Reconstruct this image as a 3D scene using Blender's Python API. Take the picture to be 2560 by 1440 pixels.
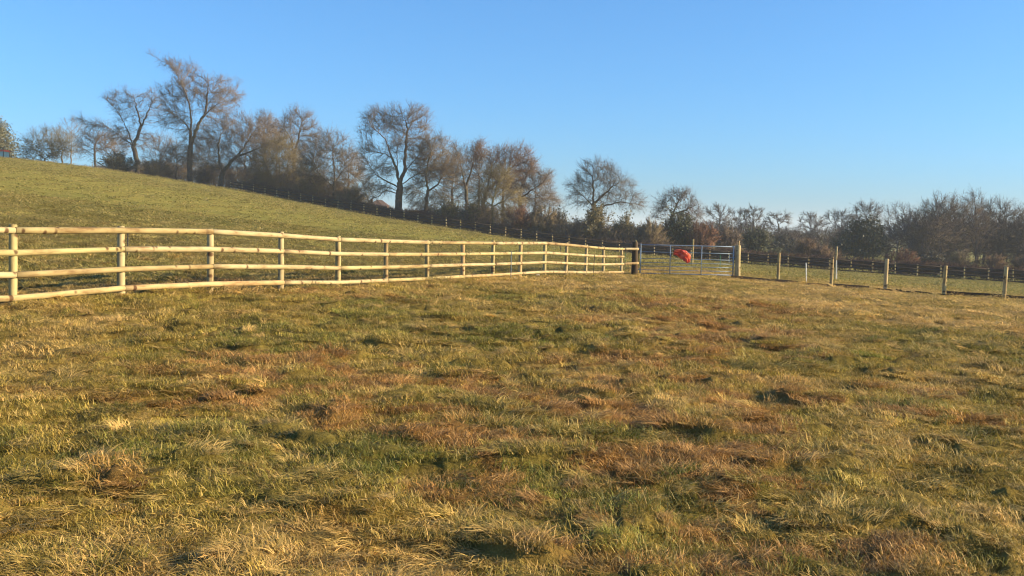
import bpy, math, random
import numpy as np
from mathutils import Matrix, Vector

R = math.radians
scene = bpy.context.scene
for o in list(bpy.data.objects):
    bpy.data.objects.remove(o, do_unlink=True)
COL = scene.collection

# ------------------------------------------------------------------ camera
EYE = 1.6
FOC = 2300.0                 # focal length in units of a 2560-wide frame
PITCH = math.atan(155.0 / FOC)
ROLL = 0.018
cam_data = bpy.data.cameras.new('camera')
cam = bpy.data.objects.new('camera', cam_data)
COL.objects.link(cam)
CAM_ROT = (Matrix.Rotation(R(90) - PITCH, 4, 'X') @ Matrix.Rotation(ROLL, 4, 'Z'))
cam.matrix_world = Matrix.Translation((0, 0, EYE)) @ CAM_ROT
cam_data.sensor_width = 36.0
cam_data.lens = 36.0 * FOC / 2560.0
cam_data.clip_start = 0.05
cam_data.clip_end = 9000.0
scene.camera = cam

# ------------------------------------------------------------------ sky and sun
SUN_AZ, SUN_EL = R(96), R(20)       # clockwise from the view direction (+Y), above the horizon
world = bpy.data.worlds.new('World')
scene.world = world
world.use_nodes = True
wn = world.node_tree
bg = wn.nodes['Background']
sky = wn.nodes.new('ShaderNodeTexSky')
sky.sky_type = 'NISHITA'
sky.sun_disc = False
sky.sun_elevation = SUN_EL
sky.sun_rotation = SUN_AZ
sky.altitude = 0
sky.air_density = 1.0
sky.dust_density = 1.0
sky.ozone_density = 8.5
wb = wn.nodes.new('ShaderNodeMix'); wb.data_type = 'RGBA'; wb.blend_type = 'MULTIPLY'      # the camera's cool white balance for clear sky
wb.inputs[0].default_value = 1.0; wb.inputs[7].default_value = (.66, .90, 1.0, 1)
tone = wn.nodes.new('ShaderNodeGamma'); tone.inputs['Gamma'].default_value = .8      # soft tone response of the phone camera
wn.links.new(sky.outputs['Color'], tone.inputs['Color']); wn.links.new(tone.outputs['Color'], wb.inputs[6]); wn.links.new(wb.outputs[2], bg.inputs['Color'])
bg.inputs['Strength'].default_value = 0.136
sun_data = bpy.data.lights.new('sun', 'SUN')
sun_data.energy = 5.0
sun_data.angle = R(0.55)
sun_data.color = (1.0, 0.79, 0.50)
sun = bpy.data.objects.new('sun', sun_data)
COL.objects.link(sun)
TO_SUN = Vector((math.sin(SUN_AZ) * math.cos(SUN_EL), math.cos(SUN_AZ) * math.cos(SUN_EL), math.sin(SUN_EL)))
sun.rotation_euler = (-TO_SUN).to_track_quat('-Z', 'Y').to_euler()
sun.location = TO_SUN * 200

scene.view_settings.view_transform = 'Standard'
scene.view_settings.look = 'None'
scene.view_settings.gamma = 1.0
scene.view_settings.use_curve_mapping = False
scene.view_settings.exposure = 1.2
scene.render.engine = 'CYCLES'
scene.cycles.use_denoising = True
scene.cycles.denoising_prefilter = 'ACCURATE'
scene.cycles.filter_width = 1.2
scene.cycles.max_bounces = 5
scene.cycles.diffuse_bounces = 2
scene.cycles.glossy_bounces = 2
scene.cycles.transmission_bounces = 4
scene.cycles.volume_bounces = 1
scene.cycles.transparent_max_bounces = 8

# ------------------------------------------------------------------ image pixels + estimated distance -> metres
def at(px, py, d):
    """World point at estimated forward distance d (m) seen at image pixel px, py of a 2560x1440 frame."""
    v = CAM_ROT.to_3x3() @ Vector(((px - 1280.0) / FOC, -(py - 720.0) / FOC, -1.0))
    v *= d / v.y
    return Vector((v.x, v.y, v.z + EYE))

# ------------------------------------------------------------------ noise
_rt = np.random.default_rng(7).random((256, 256))
def vnoise(x, y, seed=0):
    x = np.asarray(x, float) + seed * 17.31; y = np.asarray(y, float) + seed * 9.73
    xi = np.floor(x).astype(int); yi = np.floor(y).astype(int)
    fx = x - xi; fy = y - yi
    fx = fx * fx * fx * (fx * (fx * 6 - 15) + 10); fy = fy * fy * fy * (fy * (fy * 6 - 15) + 10)
    a = _rt[xi & 255, yi & 255]; b = _rt[(xi + 1) & 255, yi & 255]
    c = _rt[xi & 255, (yi + 1) & 255]; d = _rt[(xi + 1) & 255, (yi + 1) & 255]
    return (a * (1 - fx) + b * fx) * (1 - fy) + (c * (1 - fx) + d * fx) * fy
def fbm(x, y, seed=0, octv=4):
    s = 0.0; a = 0.5; t = 0.0
    for i in range(octv):
        ca, sa = math.cos(0.7 * i + 0.4), math.sin(0.7 * i + 0.4)
        s = s + a * vnoise((x * ca - y * sa) * 2 ** i, (x * sa + y * ca) * 2 ** i, seed + i * 3)
        t += a; a *= 0.5
    return s / t
def sstep(a, b, x):
    t = np.clip((x - a) / (b - a), 0, 1)
    return t * t * (3 - 2 * t)

# ------------------------------------------------------------------ terrain
# near fence: image pixels of each post (x, foot y, four rail y values)
NEAR = [(33, 765, 576, 632, 687, 745), (304, 743, 576, 623, 673, 720), (525, 733, 579, 623, 666, 710),
        (702, 726, 589, 628, 667, 706), (844, 720, 599, 634.5, 670, 706), (964, 711, 603, 636, 668, 700.5),
        (1067, 705.5, 606, 636, 665, 696.5), (1156, 700.5, 607, 635, 662, 691), (1232, 696, 608, 634, 660.5, 687.5),
        (1300, 692, 608, 633, 658, 683), (1361, 689, 608, 632, 655.5, 679.5), (1415, 687, 612, 635.5, 658, 680),
        (1464, 687, 617, 638.5, 660, 681), (1508, 687, 621, 641, 661, 681), (1553, 685.5, 622.5, 641.5, 660, 680)]
def near_d(i): return 12.26 + 1.69 * i
def far_y(px): return 98.6 / (1 + 0.4973 * (px - 1280) / FOC)
def far_line(X): return 98.6 - 0.4973 * X

ctrl = []
for i, n in enumerate(NEAR):
    ctrl.append(tuple(at(n[0], n[1], near_d(i))))
for a in [(1600, 684, 36.8), (1720, 689, 36.9), (1838, 694, 37), (1945, 706, 37.3), (2077, 718, 37.4), (2213, 725, 37.4), (2360, 739, 37.1), (2510, 746, 36.8), (2660, 757, 36.6)]:
    ctrl.append(tuple(at(*a)))
for px, py in [(622, 482), (735, 503), (870, 528), (1010, 553), (1150, 575), (1300, 599), (1450, 622), (1581, 637), (1720, 648), (1868, 661), (2029, 673), (2197, 685), (2317, 694), (2441, 701), (2560, 708)]:
    ctrl.append(tuple(at(px, py, far_y(px))))
for px, py, d in [(0, 402, 112), (75, 406, 112), (150, 412, 112.5), (300, 430, 114), (450, 454, 113), (560, 471, 110), (640, 485.5, 107.5)]:
    ctrl.append(tuple(at(px, py, d)))
ctrl += [(0, 0, 0), (-8, 0, .55), (8, 0, -.25), (0, 6, .0), (-4, 6.5, .22), (4, 7, -.08), (-60, 5, 5.0), (-30, -15, 2.0), (30, 5, -1.0), (70, 30, -2.2),
         (-20, 32, 1.95), (-29, 62, 4.3), (-45, 80, 6.3),
         (-69, 124, 7.6), (-58, 128, 7.0), (-45, 130, 6.5), (-30, 134, 4.6), (-15, 130, 2.8), (0, 125, .9), (20, 125, -1.2), (45, 120, -2.4), (75, 120, -2.8),
         (-80, 170, 4.8), (-30, 170, 3.2), (20, 180, -1.5), (80, 180, -3.2), (-120, 110, 8.5), (140, 90, -3.5)]
ctrl = np.array(ctrl, float)
_cs = 100.0
def _phi(r2):
    return np.where(r2 > 1e-12, 0.5 * r2 * np.log(np.maximum(r2, 1e-12)), 0.0)
_cx = ctrl[:, :2] / _cs
_n = len(ctrl)
_K = _phi(((_cx[:, None, :] - _cx[None, :, :]) ** 2).sum(-1)) + np.eye(_n) * 2e-4
_Pm = np.hstack([np.ones((_n, 1)), _cx])
_A = np.block([[_K, _Pm], [_Pm.T, np.zeros((3, 3))]])
_w = np.linalg.solve(_A, np.concatenate([ctrl[:, 2], np.zeros(3)]))
def terrain(x, y):
    x = np.atleast_1d(np.asarray(x, float)); y = np.atleast_1d(np.asarray(y, float))
    out = np.empty(x.shape)
    xf, yf, of = x.ravel(), y.ravel(), out.ravel()
    for s in range(0, xf.size, 40000):
        q = np.stack([xf[s:s + 40000], yf[s:s + 40000]], 1)
        rr = np.hypot(q[:, 0], q[:, 1])
        k = np.minimum(1.0, 230.0 / np.maximum(rr, 1e-6))
        qq = q * k[:, None] / _cs
        z = _phi(((qq[:, None, :] - _cx[None, :, :]) ** 2).sum(-1)) @ _w[:_n] + _w[_n] + qq @ _w[_n + 1:]
        b = sstep(170, 420, rr)
        of[s:s + 40000] = z * (1 - b) + (-5.0) * b
    return of.reshape(x.shape)
def tussock(x, y):
    """hummocks of matted grass, metres above the smooth terrain"""
    r = np.hypot(x, y)
    wx = x + 0.35 * (vnoise(x * 1.3, y * 1.3, 31) - .5); wy = y + 0.35 * (vnoise(x * 1.3, y * 1.3, 37) - .5)
    a = vnoise(wx * .9, wy * 1.3, 3)
    a2 = vnoise(wx * 2.4, wy * 3.3, 5)
    a3 = vnoise(wx * 5.0, wy * 6.2, 6)
    rough = 0.4 + 0.9 * sstep(.35, .65, fbm(x * .3, y * .3, 11, 3))
    near = 1 - sstep(24, 55, r)
    pit = .85 * sstep(.48, .74, a2) + .7 * sstep(.50, .78, a3)
    a4 = vnoise(wx * 2.9, wy * 3.9, 9)
    h = 0.05 * sstep(.3, .9, a) + (.4 + .6 * near) * .062 * sstep(.5, .82, a4) + rough * (.05 * a3 - .085 * pit * near)
    h = h * (.35 + .65 * near) + 0.10 * (fbm(x * .28, y * .4, 21, 3) - .5) * sstep(8, 40, r)
    return h - 0.03
def ground_z(x, y):
    x = np.atleast_1d(np.asarray(x, float)); y = np.atleast_1d(np.asarray(y, float))
    return terrain(x, y) + tussock(x, y)
def gz(x, y): return float(ground_z(x, y)[0])

# ------------------------------------------------------------------ mesh helpers
def mesh_np(name, verts, polys, smooth=True):
    """verts (n,3); polys: list of int arrays (m,k)"""
    me = bpy.data.meshes.new(name)
    verts = np.asarray(verts, np.float32)
    me.vertices.add(len(verts)); me.vertices.foreach_set('co', verts.ravel())
    polys = [np.asarray(p, np.int32) for p in polys if len(p)]
    nl = sum(p.size for p in polys); npoly = sum(len(p) for p in polys)
    me.loops.add(nl); me.polygons.add(npoly)
    me.loops.foreach_set('vertex_index', np.concatenate([p.ravel() for p in polys]))
    starts = []; off = 0
    for p in polys:
        starts.append(off + np.arange(len(p)) * p.shape[1]); off += p.size
    me.polygons.foreach_set('loop_start', np.concatenate(starts).astype(np.int32))
    me.polygons.foreach_set('use_smooth', np.full(npoly, smooth))
    me.update(calc_edges=True)
    return me
class MB:
    """collects simple solids, then links them as ONE mesh object"""
    def __init__(self): self.v = []; self.f = []
    def add(self, vs, fs):
        o = len(self.v); self.v += [tuple(p) for p in vs]; self.f += [tuple(i + o for i in f) for f in fs]
    def box(self, c, s, rot=None):
        x, y, z = (k / 2 for k in s)
        pts = [Vector((a * x, b * y, d * z)) for a in (-1, 1) for b in (-1, 1) for d in (-1, 1)]
        if rot is not None: pts = [rot @ p for p in pts]
        self.add([p + Vector(c) for p in pts], [(0, 1, 3, 2), (4, 6, 7, 5), (0, 4, 5, 1), (2, 3, 7, 6), (0, 2, 6, 4), (1, 5, 7, 3)])
    def tube(self, pts, rad, n=8, cap=True):
        pts = [Vector(p) for p in pts]
        rad = rad if isinstance(rad, (list, tuple)) else [rad] * len(pts)
        rings = []
        for i, p in enumerate(pts):
            d = (pts[min(i + 1, len(pts) - 1)] - pts[max(i - 1, 0)]).normalized()
            ref = Vector((0, 0, 1)) if abs(d.z) < .9 else Vector((1, 0, 0))
            u = d.cross(ref).normalized(); w = d.cross(u)
            rings.append([p + (u * math.cos(2 * math.pi * k / n) + w * math.sin(2 * math.pi * k / n)) * rad[i] for k in range(n)])
        vs = [q for r in rings for q in r]; fs = []
        for i in range(len(pts) - 1):
            for k in range(n):
                fs.append((i * n + k, i * n + (k + 1) % n, (i + 1) * n + (k + 1) % n, (i + 1) * n + k))
        if cap:
            fs.append(tuple(range(n))[::-1]); fs.append(tuple(range((len(pts) - 1) * n, len(pts) * n)))
        self.add(vs, fs)
    def mesh(self, name, smooth=False):
        me = bpy.data.meshes.new(name); me.from_pydata(self.v, [], self.f)
        if smooth:
            me.polygons.foreach_set('use_smooth', [True] * len(me.polygons))
        me.update()
        return me
    def build(self, name, mat, parent=None, smooth=False):
        return link(name, self.mesh(name, smooth), mat, parent)
def link(name, me, mat, parent=None):
    if mat is not None and not me.materials: me.materials.append(mat)
    o = bpy.data.objects.new(name, me); COL.objects.link(o)
    if parent is not None: o.parent = parent
    return o
def empty(name, loc=(0, 0, 0), rz=0):
    o = bpy.data.objects.new(name, None); COL.objects.link(o); o.location = loc; o.rotation_euler = (0, 0, rz); o.empty_display_size = .2
    return o
def tag(o, label=None, cat=None, group=None, kind=None):
    if label: o['label'] = label
    if cat: o['category'] = cat
    if group: o['group'] = group
    if kind: o['kind'] = kind
    return o

# ------------------------------------------------------------------ materials
def new_mat(name):
    m = bpy.data.materials.new(name); m.use_nodes = True
    nt = m.node_tree; b = nt.nodes['Principled BSDF']
    return m, nt, b
def N(nt, t, **kw):
    n = nt.nodes.new(t)
    for k, v in kw.items():
        if k in n.inputs.keys(): n.inputs[k].default_value = v
        else: setattr(n, k, v)
    return n
def ramp(nt, stops, fac=None, interp='LINEAR'):
    n = nt.nodes.new('ShaderNodeValToRGB'); cr = n.color_ramp; cr.interpolation = interp
    while len(cr.elements) < len(stops): cr.elements.new(.5)
    for e, (p, c) in zip(cr.elements, stops):
        e.position = p; e.color = (*c, 1) if len(c) == 3 else c
    if fac is not None: nt.links.new(fac, n.inputs['Fac'])
    return n
def mix(nt, a, b, fac, mode='MIX'):
    n = nt.nodes.new('ShaderNodeMix'); n.data_type = 'RGBA'; n.blend_type = mode
    for sock, v in ((n.inputs[0], fac), (n.inputs[6], a), (n.inputs[7], b)):
        if isinstance(v, (int, float)): sock.default_value = v
        elif isinstance(v, tuple): sock.default_value = (*v, 1)
        else: nt.links.new(v, sock)
    return n.outputs[2]

def timber_mat(name, scale, tones):
    """peeled softwood; scale stretches the grain along the piece"""
    m, nt, b = new_mat(name)
    tc = N(nt, 'ShaderNodeTexCoord'); oi = N(nt, 'ShaderNodeObjectInfo')
    off = N(nt, 'ShaderNodeVectorMath', operation='SCALE'); nt.links.new(oi.outputs['Random'], off.inputs['Scale']); off.inputs[0].default_value = (91, 37, 53)
    mp = N(nt, 'ShaderNodeMapping'); mp.inputs['Scale'].default_value = scale
    nt.links.new(tc.outputs['Object'], mp.inputs['Vector']); nt.links.new(off.outputs[0], mp.inputs['Location'])
    n1 = N(nt, 'ShaderNodeTexNoise', Scale=1.0, Detail=5.0, Roughness=.6); nt.links.new(mp.outputs[0], n1.inputs['Vector'])
    base = ramp(nt, tones, n1.outputs['Fac'])
    mk = N(nt, 'ShaderNodeMapping'); mk.inputs['Scale'].default_value = tuple(q * (2.6 if q < 5 else .42) for q in scale)
    nt.links.new(tc.outputs['Object'], mk.inputs['Vector']); nt.links.new(off.outputs[0], mk.inputs['Location'])
    vor = N(nt, 'ShaderNodeTexVoronoi', Scale=1.0); nt.links.new(mk.outputs[0], vor.inputs['Vector'])
    kn = ramp(nt, [(0, (1, 1, 1)), (.16, (.95, .95, .95)), (.27, (0, 0, 0))], vor.outputs['Distance'])
    n2 = N(nt, 'ShaderNodeTexNoise', Scale=.45, Detail=2.0); nt.links.new(mp.outputs[0], n2.inputs['Vector'])
    gate = ramp(nt, [(.36, (0, 0, 0)), (.46, (1, 1, 1))], n2.outputs['Fac'])
    kf = mix(nt, (0, 0, 0), kn.outputs[0], gate.outputs[0])
    c1 = mix(nt, base.outputs[0], (.09, .045, .018), kf)
    hue = ramp(nt, [(0, (.92, .9, .85)), (.35, (1, 1, 1)), (.55, (1.0, .88, .76)), (.8, (.93, .97, .80)), (1, (.72, .64, .54))], oi.outputs['Random'])
    c2 = mix(nt, c1, hue.outputs[0], 1.0, 'MULTIPLY')
    nt.links.new(c2, b.inputs['Base Color'])
    b.inputs['Roughness'].default_value = .75; b.inputs['Specular IOR Level'].default_value = .25
    bp = N(nt, 'ShaderNodeBump', Strength=.35, Distance=.01); nt.links.new(n1.outputs['Fac'], bp.inputs['Height']); nt.links.new(bp.outputs[0], b.inputs['Normal'])
    return m
TONE = [(.32, (.21, .135, .06)), (.45, (.35, .27, .135)), (.62, (.44, .365, .195))]
M_RAIL = timber_mat('peeled_rail_timber', (2.4, 9, 9), TONE)
M_POST = timber_mat('peeled_post_timber', (9, 9, 2.4), TONE)
DARK = [(.25, (.035, .022, .012)), (.5, (.06, .04, .022)), (.75, (.10, .068, .04))]
M_DARKPOST = timber_mat('weathered_oak_post', (9, 9, 1.6), DARK)
M_DARKBOARD = timber_mat('dark_stained_board', (1.6, 9, 9), [(.25, (.022, .014, .009)), (.5, (.035, .022, .014)), (.75, (.055, .036, .024))])

M_FARRAIL = timber_mat('shaded_rail_timber', (2.4, 9, 9), [(.25, (.02, .013, .008)), (.5, (.032, .022, .014)), (.75, (.05, .036, .022))])  # same pale rail timber, darkened in colour to stand for its shaded camera side

def plain(name, col, rough=.6, metal=0.0, spec=.4, var=.25, scale=8.0):
    m, nt, b = new_mat(name)
    tc = N(nt, 'ShaderNodeTexCoord')
    n = N(nt, 'ShaderNodeTexNoise', Scale=scale, Detail=4.0); nt.links.new(tc.outputs['Object'], n.inputs['Vector'])
    d = tuple(max(0, c * (1 - var)) for c in col); e = tuple(min(1, c * (1 + var)) for c in col)
    rp = ramp(nt, [(.3, d), (.7, e)], n.outputs['Fac'])
    nt.links.new(rp.outputs[0], b.inputs['Base Color'])
    b.inputs['Roughness'].default_value = rough; b.inputs['Metallic'].default_value = metal; b.inputs['Specular IOR Level'].default_value = spec
    return m
M_GALV = plain('galvanised_steel', (.15, .21, .28), .6, .2, .4, .12, 14)
M_GREEN = plain('green_plastic', (.02, .12, .06), .5)
M_BLUEGREY = plain('grey_steel_stake', (.10, .13, .15), .5, .3, .5, .6, 60)
M_BLACK = plain('black_plastic', (.018, .018, .018), .5)
M_WHITE = plain('white_plastic', (.78, .77, .72), .5, 0, .4, .06)
M_STONE = plain('pale_stone', (.72, .64, .48), .85, 0, .2, .15, 20)
M_RED = plain('red_paint', (.42, .035, .02), .35, 0, .5, .12)
M_TYRE = plain('tyre_rubber', (.02, .02, .02), .8)
M_ROOF = plain('old_roof_tiles', (.13, .075, .05), .9, 0, .2, .3, 3)
M_WALL = plain('brick_wall', (.26, .16, .11), .9, 0, .2, .2, 5)
def glass_mat():
    m, nt, b = new_mat('tinted_cab_glass')
    n = N(nt, 'ShaderNodeTexNoise', Scale=3.0); rp = ramp(nt, [(.3, (.22, .46, .52)), (.7, (.28, .52, .58))], n.outputs['Fac'])
    nt.links.new(rp.outputs[0], b.inputs['Base Color'])
    b.inputs['Roughness'].default_value = .06; b.inputs['Transmission Weight'].default_value = .35; b.inputs['IOR'].default_value = 1.1
    return m
M_GLASS = glass_mat()
def bag_mat():
    m, nt, b = new_mat('orange_plastic_sack')
    tc = N(nt, 'ShaderNodeTexCoord'); n = N(nt, 'ShaderNodeTexNoise', Scale=5.0, Detail=5.0); nt.links.new(tc.outputs['Object'], n.inputs['Vector'])
    rp = ramp(nt, [(.38, (.42, .03, .02)), (.5, (.68, .075, .03)), (.62, (.78, .19, .08))], n.outputs['Fac'])
    nt.links.new(rp.outputs[0], b.inputs['Base Color']); b.inputs['Roughness'].default_value = .38
    tr = N(nt, 'ShaderNodeBsdfTranslucent'); nt.links.new(rp.outputs[0], tr.inputs['Color'])
    mx = N(nt, 'ShaderNodeMixShader'); mx.inputs[0].default_value = .3
    nt.links.new(b.outputs[0], mx.inputs[1]); nt.links.new(tr.outputs[0], mx.inputs[2])
    nt.links.new(mx.outputs[0], nt.nodes['Material Output'].inputs['Surface'])
    return m
M_BAG = bag_mat()
def bark_mat(name, moss):
    m, nt, b = new_mat(name)
    tc = N(nt, 'ShaderNodeTexCoord'); oi = N(nt, 'ShaderNodeObjectInfo')
    mp = N(nt, 'ShaderNodeMapping'); mp.inputs['Scale'].default_value = (3, 3, .9); nt.links.new(tc.outputs['Object'], mp.inputs['Vector'])
    n = N(nt, 'ShaderNodeTexNoise', Scale=2.0, Detail=6.0, Roughness=.7); nt.links.new(mp.outputs[0], n.inputs['Vector'])
    rp = ramp(nt, [(.3, (.55, .52, .48)), (.7, (1.3, 1.25, 1.15))], n.outputs['Fac'])
    c = mix(nt, oi.outputs['Color'], rp.outputs[0], 1.0, 'MULTIPLY')
    n2 = N(nt, 'ShaderNodeTexNoise', Scale=.8, Detail=3.0); nt.links.new(tc.outputs['Object'], n2.inputs['Vector'])
    g = ramp(nt, [(.5, (0, 0, 0)), (.68, (moss, moss, moss))], n2.outputs['Fac'])
    c = mix(nt, c, (.12, .115, .045), g.outputs[0])
    nt.links.new(c, b.inputs['Base Color']); b.inputs['Roughness'].default_value = .9; b.inputs['Specular IOR Level'].default_value = .15
    return m
M_BARK = bark_mat('bark', .6)
M_TWIG = bark_mat('twigs', .15)
def leaf_mat(name):
    m, nt, b = new_mat(name)
    oi = N(nt, 'ShaderNodeObjectInfo'); tc = N(nt, 'ShaderNodeTexCoord')
    n = N(nt, 'ShaderNodeTexNoise', Scale=2.2, Detail=4.0); nt.links.new(tc.outputs['Object'], n.inputs['Vector'])
    rp = ramp(nt, [(.3, (.6, .6, .55)), (.7, (1.4, 1.3, 1.1))], n.outputs['Fac'])
    c = mix(nt, oi.outputs['Color'], rp.outputs[0], 1.0, 'MULTIPLY')
    nt.links.new(c, b.inputs['Base Color']); b.inputs['Roughness'].default_value = .6
    return m
M_LEAF = leaf_mat('evergreen_leaves')

# ------------------------------------------------------------------ grass colours (shared by the ground sheet and the blades)
GREEN = np.array((.155, .160, .022)); OLIVE = np.array((.325, .248, .048)); STRAW = np.array((.54, .372, .125)); RUST = np.array((.36, .16, .05)); PALE = np.array((.66, .50, .22))
def cover(x, y):
    """(dryness 0..1, rust 0..1) of the sward at a place"""
    r = np.hypot(x, y)
    dry = fbm(x * .33, y * .33, 41, 4) * .65 + fbm(x * 1.3, y * 1.3, 47, 3) * .5 - .08
    past = sstep(0, 1.2, (-6.65 + (y - 12.26) * .462) - x)          # the hill side of the pale fence
    dry = dry + .20 * sstep(14, 26, r) * (1 - sstep(38, 60, r)) * (1 - past) - .07 * sstep(.5, 4, -x) * (1 - sstep(10, 14, r))
    dry = dry * (1 - .55 * sstep(38, 60, r)) + .235 * sstep(38, 60, r)
    rust = np.zeros_like(r)
    for cx, cy, sx, sy in [(-1.5, 8.4, 1.3, 1.3), (.85, 6.2, 1.1, 1.5), (1.0, 4.7, .8, .6), (1.3, 8.3, 1.0, 1.3), (1.9, 11.0, 1.2, 1.5), (2.9, 15.0, 1.5, 2.2), (4.3, 21.0, 1.8, 3.0), (-2.5, 9.6, .9, .6), (-4.0, 17.0, 1.6, .7), (3.9, 9.0, 1.1, .8), (-2.1, 5.2, .6, .5), (-.4, 7.0, .5, .6)]:
        rust = np.maximum(rust, np.exp(-(((x - cx) / sx) ** 2 + ((y - cy) / sy) ** 2)))
    rust = sstep(.30, .72, (.10 + .85 * rust) * (.1 + 1.9 * sstep(.38, .7, fbm(x * 2.0, y * 3.2, 53, 4))) + .24 * sstep(.50, .70, fbm(x * 1.3, y * 2.2, 59, 4)) * (1 - sstep(30, 60, r)))
    return np.clip(dry, 0, 1), rust
def sward_colour(x, y, jitter=0.0, rng=None):
    dry, rust = cover(x, y)
    if rng is not None: dry = dry + rng.normal(0, jitter, x.shape); rust = np.clip(rust + rng.normal(0, jitter, x.shape), 0, 1)
    a = sstep(.22, .52, dry)[..., None]; bb = sstep(.5, .85, dry)[..., None]
    c = GREEN * (1 - a) + OLIVE * a
    c = c * (1 - bb) + STRAW * bb
    far_ = np.maximum(sstep(36, 60, np.hypot(x, y)), sstep(.3, 1.6, (-6.65 + (y - 12.26) * .462) - x))[..., None] * .72                       # close-grazed hill turf
    c = c * (1 - far_) + np.array((.205, .190, .050)) * far_
    worn = (.65 * np.exp(-((((-6.65 + (y - 12.26) * .462) - x) * .908 - 1.05) / .45) ** 2) * (1 - sstep(20, 28, y)) * (y > 0))[..., None]    # trodden strip behind the pale fence
    c = c * (1 - worn) + np.array((.17, .105, .05)) * worn
    return c * (1 - .7 * rust[..., None]) + RUST * .7 * rust[..., None]

# ------------------------------------------------------------------ ground
ang = np.concatenate([np.radians(np.linspace(-42, 42, 381)), np.radians(np.linspace(42, 318, 60))[1:-1]])
rad = np.concatenate([np.geomspace(1.0, 165, 490), np.geomspace(165, 2500, 30)[1:]])
AA, RR = np.meshgrid(ang, rad)
GX, GY = np.sin(AA) * RR, np.cos(AA) * RR
GZ = ground_z(GX, GY)
na, nr = len(ang), len(rad)
gv = np.concatenate([np.stack([GX, GY, GZ], -1).reshape(-1, 3), [[0, 0, gz(0, 0)]]])
ii, jj = np.meshgrid(np.arange(nr - 1), np.arange(na), indexing='ij')
j2 = (jj + 1) % na
quads = np.stack([ii * na + jj, (ii + 1) * na + jj, (ii + 1) * na + j2, ii * na + j2], -1).reshape(-1, 4)[:, ::-1]
k = np.arange(na)
tris = np.stack([np.full(na, nr * na), k, (k + 1) % na], -1)[:, ::-1]
gme = mesh_np('ground', gv, [quads, tris])
gcol = np.ones((len(gv), 4), np.float32); gcol[:, :3] = sward_colour(gv[:, 0], gv[:, 1])
_thatch = 1 - sstep(30, 55, np.hypot(gv[:, 0], gv[:, 1]))
gcol[:, :3] = gcol[:, :3] * (1 - .65 * _thatch[:, None]) + np.array((.10, .062, .025)) * .65 * _thatch[:, None]      # matted dead thatch in the near paddock, mown turf on the hill
ca = gme.color_attributes.new('sward', 'FLOAT_COLOR', 'POINT'); ca.data.foreach_set('color', gcol.ravel())
def ground_mat():
    m, nt, b = new_mat('pasture_ground')
    at_ = N(nt, 'ShaderNodeAttribute', attribute_name='sward'); geo = N(nt, 'ShaderNodeNewGeometry')
    n1 = N(nt, 'ShaderNodeTexNoise', Scale=9.0, Detail=6.0, Roughness=.7); nt.links.new(geo.outputs['Position'], n1.inputs['Vector'])
    mp = N(nt, 'ShaderNodeMapping'); mp.inputs['Scale'].default_value = (.55, .9, .9); nt.links.new(geo.outputs['Position'], mp.inputs['Vector'])
    n2 = N(nt, 'ShaderNodeTexNoise', Scale=1.0, Detail=5.0, Roughness=.65); nt.links.new(mp.outputs[0], n2.inputs['Vector'])
    r1 = ramp(nt, [(.3, (.62, .58, .52)), (.7, (1.3, 1.3, 1.3))], n1.outputs['Fac'])
    r2 = ramp(nt, [(.36, (.84, .90, .78)), (.6, (1.06, 1.05, 1.03))], n2.outputs['Fac'])
    c = mix(nt, at_.outputs['Color'], r1.outputs[0], 1.0, 'MULTIPLY'); c = mix(nt, c, r2.outputs[0], 1.0, 'MULTIPLY')
    nt.links.new(c, b.inputs['Base Color']); b.inputs['Roughness'].default_value = 1.0; b.inputs['Specular IOR Level'].default_value = .05
    bp = N(nt, 'ShaderNodeBump', Strength=.8, Distance=.06); nt.links.new(n1.outputs['Fac'], bp.inputs['Height']); nt.links.new(bp.outputs[0], b.inputs['Normal'])
    return m
ground = link('ground', gme, ground_mat())
tag(ground, kind='structure')

# ------------------------------------------------------------------ posts and rails
def post_mesh(name, r, h, sink=.35, n=14, seed=0, square=False, lumpy=.04):
    rg = random.Random(seed); m = MB(); vs = []; fs = []
    zs = [-sink, 0, h * .35, h * .7, h - .015, h]
    ph = rg.random() * 6
    for i, z in enumerate(zs):
        t = z / h
        rr = r * (1.06 - .08 * t) * (1 + lumpy * math.sin(3 * t + ph)); rr *= .88 if i == len(zs) - 1 else 1
        bx, by = .006 * math.sin(2.5 * t + ph), .006 * math.cos(2 * t + ph)
        for k in range(n):
            a = 2 * math.pi * k / n
            e = 1 + lumpy * math.sin(2 * a + ph)
            ca_, sa_ = math.cos(a), math.sin(a)
            if square:
                q = 1 / max(abs(ca_), abs(sa_)); q = 1 + (q - 1) * .8
                e *= q
            vs.append((bx + rr * e * ca_, by + rr * e * sa_, z))
    for i in range(len(zs) - 1):
        for k in range(n):
            fs.append((i * n + k, i * n + (k + 1) % n, (i + 1) * n + (k + 1) % n, (i + 1) * n + k))
    fs.append(tuple(range((len(zs) - 1) * n, len(zs) * n)))
    m.add(vs, fs)
    me = m.mesh(name, True)
    return me
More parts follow.
